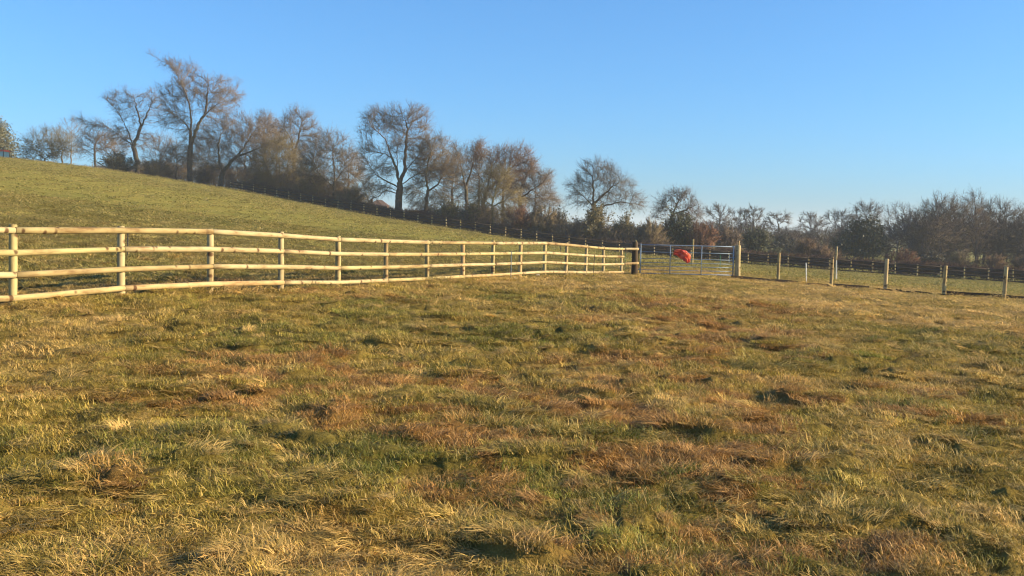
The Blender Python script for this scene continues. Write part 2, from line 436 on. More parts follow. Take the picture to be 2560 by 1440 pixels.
def rail_obj(name, pts, r, side, mat, parent, seed=0, seg=5, arc=7):
    """half-round rail through pts (flat back on pts, bulging towards side); local X runs along the piece"""
    rg = random.Random(seed)
    pts = [Vector(p) for p in pts]; side = Vector(side).normalized()
    o0 = pts[0]; ax = (pts[-1] - pts[0]).normalized()
    yv = (side - ax * side.dot(ax)).normalized(); zv = ax.cross(yv)
    line = []
    for a, b in zip(pts[:-1], pts[1:]):
        for k in range(seg): line.append(a.lerp(b, k / seg))
    line.append(pts[-1])
    ph = rg.random() * 6; tp = rg.uniform(-.05, .05)
    vs = []; n = arc + 1; L = len(line)
    for i, p in enumerate(line):
        t = i / (L - 1)
        rr = r * (1 + tp * (t - .5) * 2 + .015 * math.sin(7 * t + ph))
        q = p - o0
        loc = Vector((q.dot(ax), q.dot(yv), q.dot(zv)))
        
        for k in range(n):
            a = math.pi * k / arc
            vs.append((loc.x, loc.y + rr * .95 * math.sin(a), loc.z + rr * math.cos(a)))
    fs = []
    for i in range(L - 1):
        for k in range(n):
            fs.append((i * n + k, i * n + (k + 1) % n, (i + 1) * n + (k + 1) % n, (i + 1) * n + k))
    fs.append(tuple(range(n))[::-1]); fs.append(tuple(range((L - 1) * n, L * n)))
    me = bpy.data.meshes.new(name); me.from_pydata(vs, [], fs)
    sm = [len(p.vertices) == 4 and (p.index % n) != n - 1 for p in me.polygons]
    me.polygons.foreach_set('use_smooth', sm); me.update()
    ob = link(name, me, mat)
    M = Matrix((ax, yv, zv)).transposed().to_4x4(); M.translation = o0
    if parent is not None:
        ob.parent = parent; M = Matrix.Translation(-parent.location) @ M
    ob.matrix_local = M
    return ob

# near fence: four half-round rails nailed to round posts
nf0 = at(33, 765, 12.26)
near_fence = empty('rail_fence', nf0)
tag(near_fence, 'new pale four-rail timber fence running up to the metal gate', 'fence')
post_xy = []
rail_z = []
for i in range(-2, len(NEAR)):
    if i >= 0:
        n_ = NEAR[i]; d = near_d(i)
        foot = at(n_[0], n_[1], d); rz_ = [at(n_[0], n_[2 + k], d).z for k in range(4)]
    else:
        b0, b1 = at(*NEAR[0][:2], near_d(0)), at(*NEAR[1][:2], near_d(1))
        foot = b0 + (b0 - b1) * (-i); rz_ = [rail_z[0][k] if False else at(NEAR[0][0], NEAR[0][2 + k], near_d(0)).z + .06 * (-i) for k in range(4)]
    post_xy.append(foot); rail_z.append(rz_)
fdir = (post_xy[-1] - post_xy[2]); fdir.z = 0; fdir.normalize()
fside = Vector((fdir.y, -fdir.x, 0))
rg = random.Random(5)
PR = .052
tmpl = [post_mesh('post', PR, 1.0, seed=s) for s in range(4)]
for i, foot in enumerate(post_xy):
    top = rail_z[i][0] + .062 + rg.uniform(-.012, .02)
    zb = min(foot.z, gz(foot.x, foot.y))
    o = link('post', tmpl[i % 4], M_POST, near_fence)
    o.location = Vector((foot.x, foot.y, foot.z)) - near_fence.location
    o.scale = (1, 1, top - foot.z); o.rotation_euler = (rg.uniform(-.012, .012), rg.uniform(-.012, .012), rg.uniform(0, 6))
for k in range(4):
    s = k % 2
    idx = list(range(len(post_xy)))
    starts = list(range(-s, len(post_xy) - 1, 2))
    for a in starts:
        ids = [q for q in (a, a + 1, a + 2) if 0 <= q < len(post_xy)]
        if len(ids) < 2: continue
        pts = [Vector((post_xy[q].x, post_xy[q].y, rail_z[q][k])) + fside * (PR * .97) for q in ids]
        e = (pts[-1] - pts[0]).normalized() * .003
        pts[0] += e; pts[-1] -= e
        if a <= 0: pts[0] -= (pts[1] - pts[0]).normalized() * .05
        if ids[-1] == len(post_xy) - 1: pts[-1] += (pts[-1] - pts[-2]).normalized() * .09
        rail_obj('rail', pts, rg.uniform(.042, .047), fside, M_RAIL, near_fence, seed=rg.randrange(999))
# two rails run on to the gate post
GP = at(1587, 681, 36.6)
for k, ypx in ((0, 622.5), (2, 657.5)):
    a = Vector((post_xy[-1].x, post_xy[-1].y, rail_z[-1][k])) + fside * (PR * .97) + fdir * .10
    b = at(1594, ypx, 36.3) + fside * .03
    rail_obj('rail', [a, b], .05, fside, M_RAIL, near_fence, seed=77 + k, seg=6)

# gate posts
def gate_post(px, py, d, r, h, mat, label, square=False, seed=0):
    p = at(px, py, d)
    o = link('gate_post', post_mesh('gate_post', r, h, .4, 18, seed, square, .05), mat)
    o.location = p
    tag(o, label, 'gate post', 'posts of the metal gate')
    return o, p
gp1, GP = gate_post(1586, 681.5, 36.75, .115, 1.24, M_DARKPOST, 'dark weathered gate post where the pale rail fence ends', False, 3)
m = MB()
m.tube([(.02, 0, 1.22), (.03, -.02, 1.27), (.0, .01, 1.30)], [.03, .028, .01], 8)
m.build('stub', M_POST, gp1)
m = MB()
m.tube([(.11, -.02, 1.08), (.20, -.03, 1.13), (.22, -.03, 1.02), (.13, -.02, .96)], .014, 6)
m.tube([(.14, 0, .25), (.14, 0, 1.0)], .012, 6)
m.build('latch_rod', M_DARKBOARD, gp1)
gp2, GP2 = gate_post(1843, 694, 37.0, .105, 1.30, M_POST, 'thick round gate post on the bag end of the row of bare posts', False, 9)
gp2['label'] = 'thick round timber gate post between metal gate and bare posts'

# metal gate
GA = at(1600, 683, 36.75); GB = at(1832, 687, 36.95)
GA.z = at(1600, 683, 36.75).z; GB.z = at(1832, 688, 36.95).z
gate = empty('field_gate', GA)
tag(gate, 'galvanised seven-bar metal field gate hung between two timber posts', 'gate')
gx = (GB - GA)
def gp_(t, h): return gx * t + Vector((0, 0, h * 1.14))
BARS = [0, .125, .26, .385, .525, .755, 1.0]
for i, h in enumerate(BARS):
    m = MB(); r = .02 if i in (0, 6) else .0125
    m.tube([gp_(0, h), gp_(.25, h), gp_(.5, h), gp_(.75, h), gp_(1, h)], r, 8)
    m.build('bar', M_GALV, gate, True)
for t, r in ((0, .027), (1, .027)):
    m = MB(); m.tube([gp_(t, -.01) + Vector((0, -.003, 0)), gp_(t, 1.035) + Vector((0, -.003, 0))], r, 10); m.build('stile', M_GALV, gate, True)
for t in (.318, .655):
    m = MB(); m.tube([gp_(t, .0) + Vector((0, -.02, 0)), gp_(t, 1.0) + Vector((0, -.02, 0))], .017, 8); m.build('stay', M_GALV, gate, True)
m = MB()
m.tube([gp_(.955, .44), gp_(.955, .72)], .012, 6); m.tube([gp_(.955, .62), gp_(1.03, .62)], .012, 6)
m.build('latch', M_GALV, gate)
for h in (.14, .88):
    m = MB(); m.tube([gp_(0, h) + Vector((0, -.01, 0)), gp_(-.045, h)], .02, 6); m.tube([gp_(-.012, h - .03), gp_(-.012, h + .03)], .028, 8)
    m.build('hinge', M_GALV, gate)

# orange sack blown against the gate
def sack():
    rr = np.random.default_rng(12)
    ax = np.array([(-.34, .10), (-.21, .115), (-.07, .10), (.07, .055), (.15, -.03), (.18, -.14), (.20, -.26), (.19, -.34)])
    ra = np.array([.075, .11, .155, .19, .18, .145, .105, .02])
    t = np.linspace(0, 1, len(ax)); tt = np.linspace(0, 1, 34); nu = 40
    cx, cz, rad_ = np.interp(tt, t, ax[:, 0]), np.interp(tt, t, ax[:, 1]), np.interp(tt, t, ra)
    vs = []
    for i in range(len(tt)):
        dx = np.gradient(cx)[i]; dz = np.gradient(cz)[i]; L = math.hypot(dx, dz); nx, nz = -dz / L, dx / L
        for k_ in range(nu):
            a = 2 * math.pi * k_ / nu
            w = 1 + .8 * (float(vnoise(math.cos(a) * 1.7 + tt[i] * 5 + 10, math.sin(a) * 1.7 + 20, 61)) - .5) + .75 * (float(vnoise(math.cos(a) * 3.1 + 40, math.sin(a) * 3.1 + tt[i] * 9, 63)) - .5)
            if k_ == 0: w0 = w
            q = rad_[i] * w * (1 + (.35 * math.sin(5 * a + 1) * max(0, 1 - tt[i] * 6)))
            ex = -.10 * max(0, 1 - tt[i] * 5) * (float(vnoise(a * 1.6 + 3, 7.0, 65)) - .2)
            vs.append((cx[i] + ex + nx * q * math.cos(a), .62 * q * math.sin(a), cz[i] + nz * q * math.cos(a)))
    fs = [(i * nu + k_, i * nu + (k_ + 1) % nu, (i + 1) * nu + (k_ + 1) % nu, (i + 1) * nu + k_) for i in range(len(tt) - 1) for k_ in range(nu)]
    fs.append(tuple(range((len(tt) - 1) * nu, len(tt) * nu)))
    b = MB(); b.add(vs, fs)
    return b.mesh('plastic_sack', False)
sk = link('plastic_sack', sack(), M_BAG)
bp_ = at(1706, 638, 36.72); sk.location = bp_ + Vector((0, -.07, 0)); sk.rotation_euler = (0, 0, .12)
sk.scale = (.95, .9, .92)
tag(sk, 'crumpled orange-red plastic sack blowing on the metal gate', 'plastic sack')

# bare posts waiting for rails
ROW = [(1945, 705, 632, 37.3, .058, 'bare round post standing first along from the gate post'),
       (2077, 718, 643, 37.4, .062, 'bare round post just in front of the tall thin pole'),
       (2213, 724.5, 647, 37.4, .075, 'third bare post from the gate, alone above a small dark mound'),
       (2359, 738, 664, 37.1, .07, 'fourth bare post from the gate, where the thick dark board starts'),
       (2510, 746, 667, 36.8, .075, 'fifth bare post, far end of the row beside the frame edge')]
for i, (px, py, ty, d, r, lab) in enumerate(ROW):
    p = at(px, py, d); h = at(px, ty, d).z - p.z
    o = link('fence_post', post_mesh('fence_post', r, h, .4, 16, 20 + i), M_POST)
    o.location = p; o.rotation_euler = (0, (-.012, .02, .012, .03, .03)[i], i)
    o.rotation_euler = (0, (0.0, .015, .01, .02, .02)[i], 0)
    tag(o, lab, 'fence post', 'bare posts in a row beyond the gate')
# tall poles
for px, py, ty, d, r, lab in [(1730, 660, 598, 52, .052, 'tall pale pole standing in the field behind the orange sack'),
                              (1843, 678, 602, 46, .045, 'tall pale pole showing above the thick gate post'),
                              (2088, 687.5, 616, 50, .048, 'tall thin pale pole with a white stake at its foot')]:
    gp0 = at(px, py, d); z0 = gz(gp0.x, gp0.y); h = at(px + 3, ty, d).z - z0
    o = link('pole', post_mesh('pole', r, h, .4, 12, int(px)), M_POST)
    o.location = (gp0.x, gp0.y, z0); o.rotation_euler = (0, .02, 0)
    tag(o, lab, 'pole', 'tall marker poles in the far field')
# dark boards lying on edge along the row
def board(a, b, w, hgt, lab, mat=M_DARKBOARD):
    A, B = at(*a), at(*b)
    L = (B - A).length
    o = empty('kick_board', A)
    m = MB(); n = 8
    vs = []; fs = []
    for i in range(n + 1):
        t = i / n; p = (B - A) * t
        g = gz(A.x + p.x, A.y + p.y) - A.z
        dz = .008 * math.sin(9 * t + L)
        for (yy, zz) in ((-w / 2, -.08), (-w / 2, hgt), (w / 2, hgt), (w / 2, -.08)):
            vs.append((p.x, p.y + yy, p.z * .5 + g * .5 + zz + dz))
    for i in range(n):
        for k_ in range(4): fs.append((i * 4 + k_, i * 4 + (k_ + 1) % 4, i * 4 + 4 + (k_ + 1) % 4, i * 4 + 4 + k_))
    fs += [(3, 2, 1, 0), tuple(n * 4 + q for q in range(4))]
    m.add(vs, fs)
    bpy.data.objects.remove(o)
    o = m.build('kick_board', mat); o.location = A
    tag(o, lab, 'board', 'dark boards laid along the row of bare posts')
    return o
board((1828, 692, 36.7), (2074, 717, 37.1), .03, .10, 'long thin dark board on the grass from gate post to second post')
board((2084, 716, 37.75), (2172, 722, 37.8), .05, .13, 'short dark board lying just past the second bare post')
board((2190, 726.5, 37.1), (2232, 729, 37.0), .05, .08, 'tiny dark board at the foot of the third bare post')
board((2240, 727, 37.4), (2330, 737, 37.2), .03, .08, 'thin dark board between the third and fourth bare posts')
board((2345, 740, 36.9), (2390, 744, 36.8), .05, .07, 'small dark board in front of the fourth bare post')
board((2366, 740, 37.35), (2640, 762, 36.9), .035, .19, 'thick long dark board running past the fifth bare post')

# electric-fence stakes
def stake(px, py, ty, d, r, mat, lab, tilt=0.0, on_ground=False):
    p = at(px, py, d); z0 = gz(p.x, p.y) if on_ground else p.z
    h = at(px, ty, d).z - z0
    m = MB(); m.tube([(0, 0, -.15), (0, 0, h * .5), (0, 0, h)], [r * .8, r, r], 7)
    for f in (.35, .55, .75, .93):
        m.tube([(0, 0, h * f), (0, -r * 2.6, h * f + .01), (0, -r * 2.6, h * f + .035)], r * .5, 5)
    o = m.build('fence_stake', mat); o.location = (p.x, p.y, z0); o.rotation_euler = (0, tilt, 0)
    tag(o, lab, 'stake', 'thin electric-fence stakes')
stake(1277, 700, 629, 26.2, .014, M_BLUEGREY, 'speckled grey stake standing in front of the pale rail fence')
stake(1483, 691, 637, 31.4, .011, M_BLACK, 'thin black stake in front of the pale fence near the gate', .04)
stake(319, 642, 583, 21.5, .012, M_BLACK, 'thin black stake behind the pale fence beside its second post', .02, True)
stake(1401, 650, 614, 52, .018, M_BLACK, 'thin black stake behind the pale fence before the bend', 0, True)
stake(1539, 676, 644, 41.0, .012, M_BLACK, 'thin dark stake behind the last bay of the pale fence', 0, True)
stake(1562, 684, 632, 38.2, .011, M_GREEN, 'thin green stake behind the rails beside the dark gate post', 0, True)
stake(1800, 664, 637, 52, .024, M_GREEN, 'green plastic stake seen through the right part of the gate', 0, True)
stake(2016, 707, 657, 40.5, .022, M_WHITE, 'white plastic stake in open grass before the far fence', -.06, True)
stake(2092, 688, 651, 49.0, .022, M_WHITE, 'white plastic stake leaning against the foot of the tall pole', -.05, True)
# pale block of stone at the fence foot
def stone(px, py, d, s, lab):
    p = at(px, py, d); m = MB(); rg_ = random.Random(3)
    pts = [(x * s[0] + rg_.uniform(-.02, .02), y * s[1] + rg_.uniform(-.02, .02), z * s[2] + rg_.uniform(-.012, .012)) for x in (-.5, .5) for y in (-.5, .5) for z in (-.25, .75)]
    m.add(pts, [(0, 1, 3, 2), (4, 6, 7, 5), (0, 4, 5, 1), (2, 3, 7, 6), (0, 2, 6, 4), (1, 5, 7, 3)])
    o = m.build('stone_block', M_STONE); o.location = p
    bv = o.modifiers.new('bevel', 'BEVEL'); bv.width = .012; bv.segments = 2
    tag(o, lab, 'stone')
stone(1288, 698, 26.3, (.075, .08, .055), 'small pale block in the grass beside the speckled grey stake')
stone(1345, 688, 28.0, (.10, .07, .03), 'flat pale offcut under the bottom rail of the fence')

# far fence along the field edge
FD = Vector((74.4, -37.0, 0)).normalized(); FS = Vector((FD.y, -FD.x, 0))        # camera side
FS = FS if FS.y < 0 else -FS
far_fence = empty('boundary_fence', (at(1300, 599, far_y(1300)).x, far_y(1300), at(1300, 599, far_y(1300)).z))
tag(far_fence, 'long four-rail fence along the hedge at the far edge of the field', 'fence')
x0 = -35.6; pts_far = []
nfar = 54
ftm = [post_mesh('post', .060, 1.08, .4, 8, 60 + s) for s in range(3)]
for i in range(nfar):
    q = Vector((x0, far_line(x0), 0)) + FD * (1.85 * i)
    z = float(terrain(q.x, q.y)[0]) + .03
    pts_far.append(Vector((q.x, q.y, z)))
    o = link('post', ftm[i % 3], M_POST, far_fence); o.location = pts_far[-1] - far_fence.location; o.rotation_euler = (rg.uniform(-.02, .02), rg.uniform(-.02, .02), i)
for k in range(4):
    for a in range(-(k % 2), nfar - 1, 2):
        ids = [q for q in (a, a + 1, a + 2) if 0 <= q < nfar]
        if len(ids) < 2: continue
        pp = [pts_far[q] + Vector((0, 0, .98 - .30 * k)) + FS * .052 for q in ids]
        e = (pp[-1] - pp[0]).normalized() * .004; pp[0] += e; pp[-1] -= e
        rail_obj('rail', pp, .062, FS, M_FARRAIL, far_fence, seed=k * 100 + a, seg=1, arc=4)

# timber lying on the brow of the hill
rgp = random.Random(8)
rows = [(78, 404.5, 0.0), (80, 405, .10), (84, 405.5, .2), (82, 404.6, .06), (88, 406, .16), (90, 406, .12), (95, 407, .02)]
for i, (px, py, up) in enumerate(rows):
    A = at(px, py, 112.3 + .13 * i); B = at(px + 52 + rgp.uniform(-3, 5), py + 6, 112.6 + .13 * i)
    m = MB(); v = B - A
    zA = float(ground_z(A.x, A.y)[0]); zB = float(ground_z(B.x, B.y)[0])
    v = Vector((v.x, v.y, zB - zA))
    m.tube([(0, 0, 0), v * .5, v], [.07, .065, .06], 7)
    o = m.build('stacked_rail', M_RAIL if i % 3 else M_DARKPOST); o.location = (A.x, A.y, zA + .07 + up)
    tag(o, 'loose rail in the low timber pile on the brow of the hill', 'timber rail', 'pile of rails on the hill brow')
A = at(178, 417, 113); B = at(212, 420, 113.2)
m = MB(); zA, zB = gz(A.x, A.y), gz(B.x, B.y); m.tube([(0, 0, 0), (B.x - A.x, B.y - A.y, zB - zA)], .05, 7)
o = m.build('loose_rail', M_RAIL); o.location = (A.x, A.y, zA + .08)
tag(o, 'single pale rail lying on the hill brow beyond the timber pile', 'timber rail')

# tractor behind the brow
def wheel(parent, loc, rr, w):
    o = empty('wheel', loc); o.parent = parent
    m = MB(); n = 22; prof = [(-w / 2, .62), (-w / 2, .95), (-w / 3, 1.0), (w / 3, 1.0), (w / 2, .95), (w / 2, .62)]
    vs = [(rr * p[1] * math.cos(2 * math.pi * k_ / n), p[0], rr * p[1] * math.sin(2 * math.pi * k_ / n)) for p in prof for k_ in range(n)]
    fs = [(i * n + k_, i * n + (k_ + 1) % n, (i + 1) * n + (k_ + 1) % n, (i + 1) * n + k_) for i in range(5) for k_ in range(n)]
    m.add(vs, fs); m.build('tyre', M_TYRE, o)
    m = MB(); m.tube([(0, -w / 2.6, 0), (0, w / 2.6, 0)], rr * .62, 18); m.build('rim', M_RED, o)
tp = at(4, 400, 122.5); tz = gz(tp.x, tp.y) + 0.0
tractor = empty('tractor', (tp.x, tp.y, tz))
tag(tractor, 'red farm tractor with glazed cab half hidden behind the hill brow', 'tractor')
m = MB(); m.box((0, 0, 2.56), (1.55, 1.5, .16)); m.box((.05, 0, 2.66), (1.2, 1.2, .08)); m.build('cab_roof', M_RED, tractor)
for x_ in (-.66, .02, .66):
    for y_ in (-.66, .66):
        m = MB(); m.box((x_, y_, 1.95), (.09, .07, 1.08)); m.build('cab_pillar', M_BLACK, tractor)
for y_ in (-.66, .66):
    for x_ in (-.32, .34):
        m = MB(); m.box((x_, y_, 1.97), (.585, .03, 1.02)); m.build('window', M_GLASS, tractor)
for x_ in (-.66, .66):
    m = MB(); m.box((x_, 0, 1.97), (.03, 1.24, 1.02)); m.build('window', M_GLASS, tractor)
m = MB(); m.box((0, 0, 1.14), (1.45, 1.4, .55)); m.box((-.5, -.8, 1.45), (1.1, .42, .1)); m.box((-.5, .8, 1.45), (1.1, .42, .1)); m.build('cab_body', M_RED, tractor)
m = MB(); m.box((1.6, 0, 1.25), (1.75, .8, .62)); m.box((1.55, 0, 1.62), (1.6, .6, .12)); m.build('bonnet', M_RED, tractor)
m = MB(); m.tube([(1.2, .3, 1.6), (1.2, .3, 2.3)], .045, 8); m.build('exhaust', M_BLACK, tractor)
m = MB(); m.box((.7, 0, .75), (3.2, .55, .4)); m.build('chassis', M_BLACK, tractor)
for x_, rr, w, y_ in ((-.45, .82, .45, .8), (2.1, .58, .34, .72)):
    for s in (-1, 1): wheel(tractor, (x_, s * y_, rr), rr, w)

# cottage far behind the big oak
cp = at(948, 512, 230); cz = float(terrain(cp.x, cp.y)[0])
cot = empty('cottage', (cp.x, cp.y, at(948, 527, 230).z))
tag(cot, 'distant brick cottage with brown hipped roof behind the big oak', 'cottage')
cw, cd, ch = 4.6, 3.4, 1.2
m = MB(); m.box((0, 0, ch / 2 - 1.5), (cw, cd, ch + 3)); m.build('wall', M_WALL, cot)
m = MB(); m.add([(-cw / 2 - .3, -cd / 2 - .3, ch), (cw / 2 + .3, -cd / 2 - .3, ch), (cw / 2 + .3, cd / 2 + .3, ch), (-cw / 2 - .3, cd / 2 + .3, ch), (-.7, 0, ch + 1.5), (.7, 0, ch + 1.5)],
                [(0, 1, 5, 4), (2, 3, 4, 5), (0, 4, 3), (1, 2, 5), (3, 2, 1, 0)])
rf = m.build('roof', M_ROOF, cot)
m = MB(); m.box((-1.9, 0, ch + .9), (.6, .6, 1.6)); m.build('chimney', M_WALL, rf)
for x_ in (-1.3, 1.2):
    m = MB(); m.box((x_, -cd / 2 - .02, .55), (.8, .06, .8)); w_ = m.build('window', M_WHITE, cot)
    m = MB(); m.box((x_, -cd / 2 - .055, .55), (.62, .04, .62)); m.build('pane', M_BLACK, w_)

# ------------------------------------------------------------------ bare winter trees
def nrm(a): return a / np.maximum(np.linalg.norm(a, axis=-1, keepdims=True), 1e-9)
_REF = np.array((.31, .94, .11)); _REF /= np.linalg.norm(_REF)
def frames(d):
    u = nrm(np.cross(d, _REF)); return u, np.cross(d, u)
def prism_edges(a, b, ra, rb, da, db, K):
    """tapered K-sided tubes a->b; returns verts, quads"""
    n = len(a); t = np.arange(K) * 2 * np.pi / K
    c, s = np.cos(t)[None, :, None], np.sin(t)[None, :, None]
    ua, va = frames(da); ub, vb = frames(db)
    A = a[:, None] + (ua[:, None] * c + va[:, None] * s) * ra[:, None, None]
    B = b[:, None] + (ub[:, None] * c + vb[:, None] * s) * rb[:, None, None]
    v = np.concatenate([A, B], 1).reshape(-1, 3)
    o = (np.arange(n) * 2 * K)[:, None]; k_ = np.arange(K)[None]
    q = np.stack([o + k_, o + (k_ + 1) % K, o + K + (k_ + 1) % K, o + K + k_], -1).reshape(-1, 4)
    return v, q
def spikes(b, t, r):
    """pointed three-sided twigs"""
    n = len(b); d = nrm(t - b); u, v_ = frames(d)
    th = np.arange(3) * 2 * np.pi / 3
    ring = b[:, None] + (u[:, None] * np.cos(th)[None, :, None] + v_[:, None] * np.sin(th)[None, :, None]) * r[:, None, None]
    v = np.concatenate([ring, t[:, None]], 1).reshape(-1, 3)
    o = np.arange(n) * 4
    f = np.concatenate([np.stack([o + i, o + (i + 1) % 3, o + 3], -1) for i in range(3)])
    return v, f
def cat_meshes(parts):
    vs, qs, ts, off = [], [], [], 0
    for v, f in parts:
        vs.append(v); (qs if f.shape[1] == 4 else ts).append(f + off); off += len(v)
    out = []
    if qs: out.append(np.concatenate(qs))
    if ts: out.append(np.concatenate(ts))
    return np.concatenate(vs), out
def colonise(rng, guides, att, D, up=.06, wob=.22, maxit=140):
    pos, par = [], []
    for gi, g in enumerate(guides):
        g = np.asarray(g, float)
        if gi == 0: last = -1; start = g[0]; pos.append(start); par.append(-1); last = 0
        else:
            P_ = np.array(pos); last = int(np.argmin(((P_ - g[0]) ** 2).sum(1))); start = P_[last]
        cur = start
        for tgt in g[1:]:
            seg = tgt - cur; L = np.linalg.norm(seg); n = max(1, int(round(L / D)))
            for k_ in range(1, n + 1):
                p = cur + seg * k_ / n + (rng.normal(0, .12 * D, 3) if k_ < n else 0)
                pos.append(p); par.append(last); last = len(pos) - 1
            cur = tgt
    pos = [np.asarray(p, float) for p in pos]
    nch = np.zeros(20000, int)
    for p in par:
        if p >= 0: nch[p] += 1
    A = att.copy(); P_ = np.array(pos)
    d2 = ((A[:, None] - P_[None]) ** 2).sum(-1); near = d2.argmin(1); nd = d2[np.arange(len(A)), near]
    di2, dk2 = (14 * D) ** 2, (1.7 * D) ** 2
    pdir = [np.zeros(3)] + [nrm(pos[i] - pos[par[i]]) for i in range(1, len(pos))]
    for it in range(maxit):
        if len(A) == 0 or len(pos) > 5200: break
        act = (nd < di2) if it > 25 else np.ones(len(A), bool)
        if not act.any(): break
        ids = near[act]; dirs = nrm(A[act] - P_[ids])
        uniq, inv = np.unique(ids, return_inverse=True)
        S = np.zeros((len(uniq), 3)); np.add.at(S, inv, dirs)
        S = nrm(S)
        pd = np.array([pdir[i] for i in uniq])
        S = nrm(S + .35 * pd + np.array((0, 0, up)) + rng.normal(0, wob, S.shape))
        ok = nch[uniq] < 3
        new = P_[uniq[ok]] + S[ok] * D
        if len(new) == 0:
            kill = np.isin(near, uniq); A = A[~kill]; near = near[~kill]; nd = nd[~kill]; continue
        base = len(pos)
        for p, pa, dd in zip(new, uniq[ok], S[ok]):
            pos.append(p); par.append(int(pa)); nch[pa] += 1; pdir.append(dd)
        bad = np.isin(near, uniq[~ok]); 
        A, near, nd = A[~bad], near[~bad], nd[~bad]
        P_ = np.array(pos)
        if len(A) == 0: break
        e2 = ((A[:, None] - new[None]) ** 2).sum(-1); j = e2.argmin(1); m_ = e2[np.arange(len(A)), j]
        upd = m_ < nd; near = np.where(upd, base + j, near); nd = np.where(upd, m_, nd)
        keep = nd > dk2
        A, near, nd = A[keep], near[keep], nd[keep]
    return np.array(pos), np.array(par)
def sample_blobs(rng, blobs, n):
    """blobs: (centre xyz, radii xyz)"""
    vol = np.array([b[1][0] * b[1][1] * b[1][2] for b in blobs]); cnt = np.maximum(12, (n * vol ** .85 / (vol ** .85).sum()).astype(int))
    out = []
    for (c, r), k_ in zip(blobs, cnt):
        v = nrm(rng.normal(0, 1, (k_, 3))) * (rng.random((k_, 1)) ** .42)
        out.append(np.array(c) + v * np.array(r))
    return np.concatenate(out)
def twig_levels(rng, b, d, ctr, L1, n2, r1, droop=0.0):
    """first and second order twigs from base points b with branch directions d"""
    out = nrm(b - ctr)
    dd = nrm(.75 * d + .75 * rng.normal(0, .6, b.shape) + .45 * out + np.array((0, 0, .10 - droop)))
    L = L1 * rng.uniform(.5, 1.25, len(b))
    t = b + dd * L[:, None]
    res = [(b, t, np.full(len(b), r1))]
    if n2:
        bi = np.repeat(np.arange(len(b)), n2); f = rng.uniform(.25, .95, len(bi))
        b2 = b[bi] + (t - b)[bi] * f[:, None]
        d2 = nrm(dd[bi] + rng.normal(0, .62, b2.shape) + np.array((0, 0, .08 - droop)))
        t2 = b2 + d2 * (L1 * .6 * rng.uniform(.4, 1.2, len(bi)))[:, None]
        res.append((b2, t2, np.full(len(bi), r1 * .72)))
    return res
def tree_meshes(seed, guides, blobs, tr, natt=900, D=.38, n1=4.0, n2=5, L1=1.25, r1=.0135, up=.06, droop=0.0, thick=.07):
    rng = np.random.default_rng(seed)
    att = sample_blobs(rng, blobs, natt)
    pos, par = colonise(rng, guides, att, D, up)
    n = len(pos)
    kids = np.zeros(n, int); np.add.at(kids, par[1:], 1)
    tips = kids == 0; r0 = .012
    cnt = tips.astype(float)
    for i in range(n - 1, 0, -1): cnt[par[i]] += cnt[i]
    tr = tr * .85; ex = math.log(max(cnt[0], 3)) / math.log(tr / r0)
    rad_ = r0 * cnt ** (1 / ex)
    # root flare
    main = np.full(n, -1)
    for i in range(1, n):
        p = par[i]
        if main[p] < 0 or rad_[i] > rad_[main[p]]: main[p] = i
    edir = np.zeros((n, 3)); edir[1:] = nrm(pos[1:] - pos[par[1:]]); edir[0] = edir[main[0]]
    jd = edir.copy(); has = main >= 0; jd[has] = nrm(edir[has] + edir[main[has]])
    c = np.arange(1, n); p = par[1:]
    ism = main[p] == c
    ra = np.where(ism, rad_[p], np.minimum(rad_[c] * 1.15, rad_[p])); ra = np.where(p == 0, rad_[0] * 1.35, ra)
    da = np.where(ism[:, None], jd[p], edir[c])
    big = rad_[c] >= thick
    parts_t = [prism_edges(pos[p][big], pos[c][big], ra[big], rad_[c][big], da[big], jd[c][big], 8)]
    sm = ~big
    parts_c = [prism_edges(pos[p][sm], pos[c][sm], ra[sm], rad_[c][sm], da[sm], jd[c][sm], 3)]
    fine = np.where(rad_ < .055)[0]; fine = fine[fine > 0]
    k1 = np.repeat(fine, rng.poisson(n1, len(fine)) + (kids[fine] == 0) * 2)
    b = pos[par[k1]] + (pos[k1] - pos[par[k1]]) * rng.random((len(k1), 1))
    ctr = pos.mean(0)
    for (b_, t_, r_) in twig_levels(rng, b, edir[k1], ctr, L1, n2, r1, droop): parts_c.append(spikes(b_, t_, r_))
    return parts_t, parts_c, pos, rad_, edir
def leaf_quads(rng, c, s):
    n = len(c); a = nrm(rng.normal(0, 1, (n, 3))); b = nrm(np.cross(a, rng.normal(0, 1, (n, 3))))
    s = s * rng.uniform(.6, 1.3, n)[:, None]
    v = np.stack([c - a * s, c + b * s * .5, c + a * s, c - b * s * .5], 1).reshape(-1, 3)
    return v, (np.arange(n) * 4)[:, None] + np.arange(4)[None]

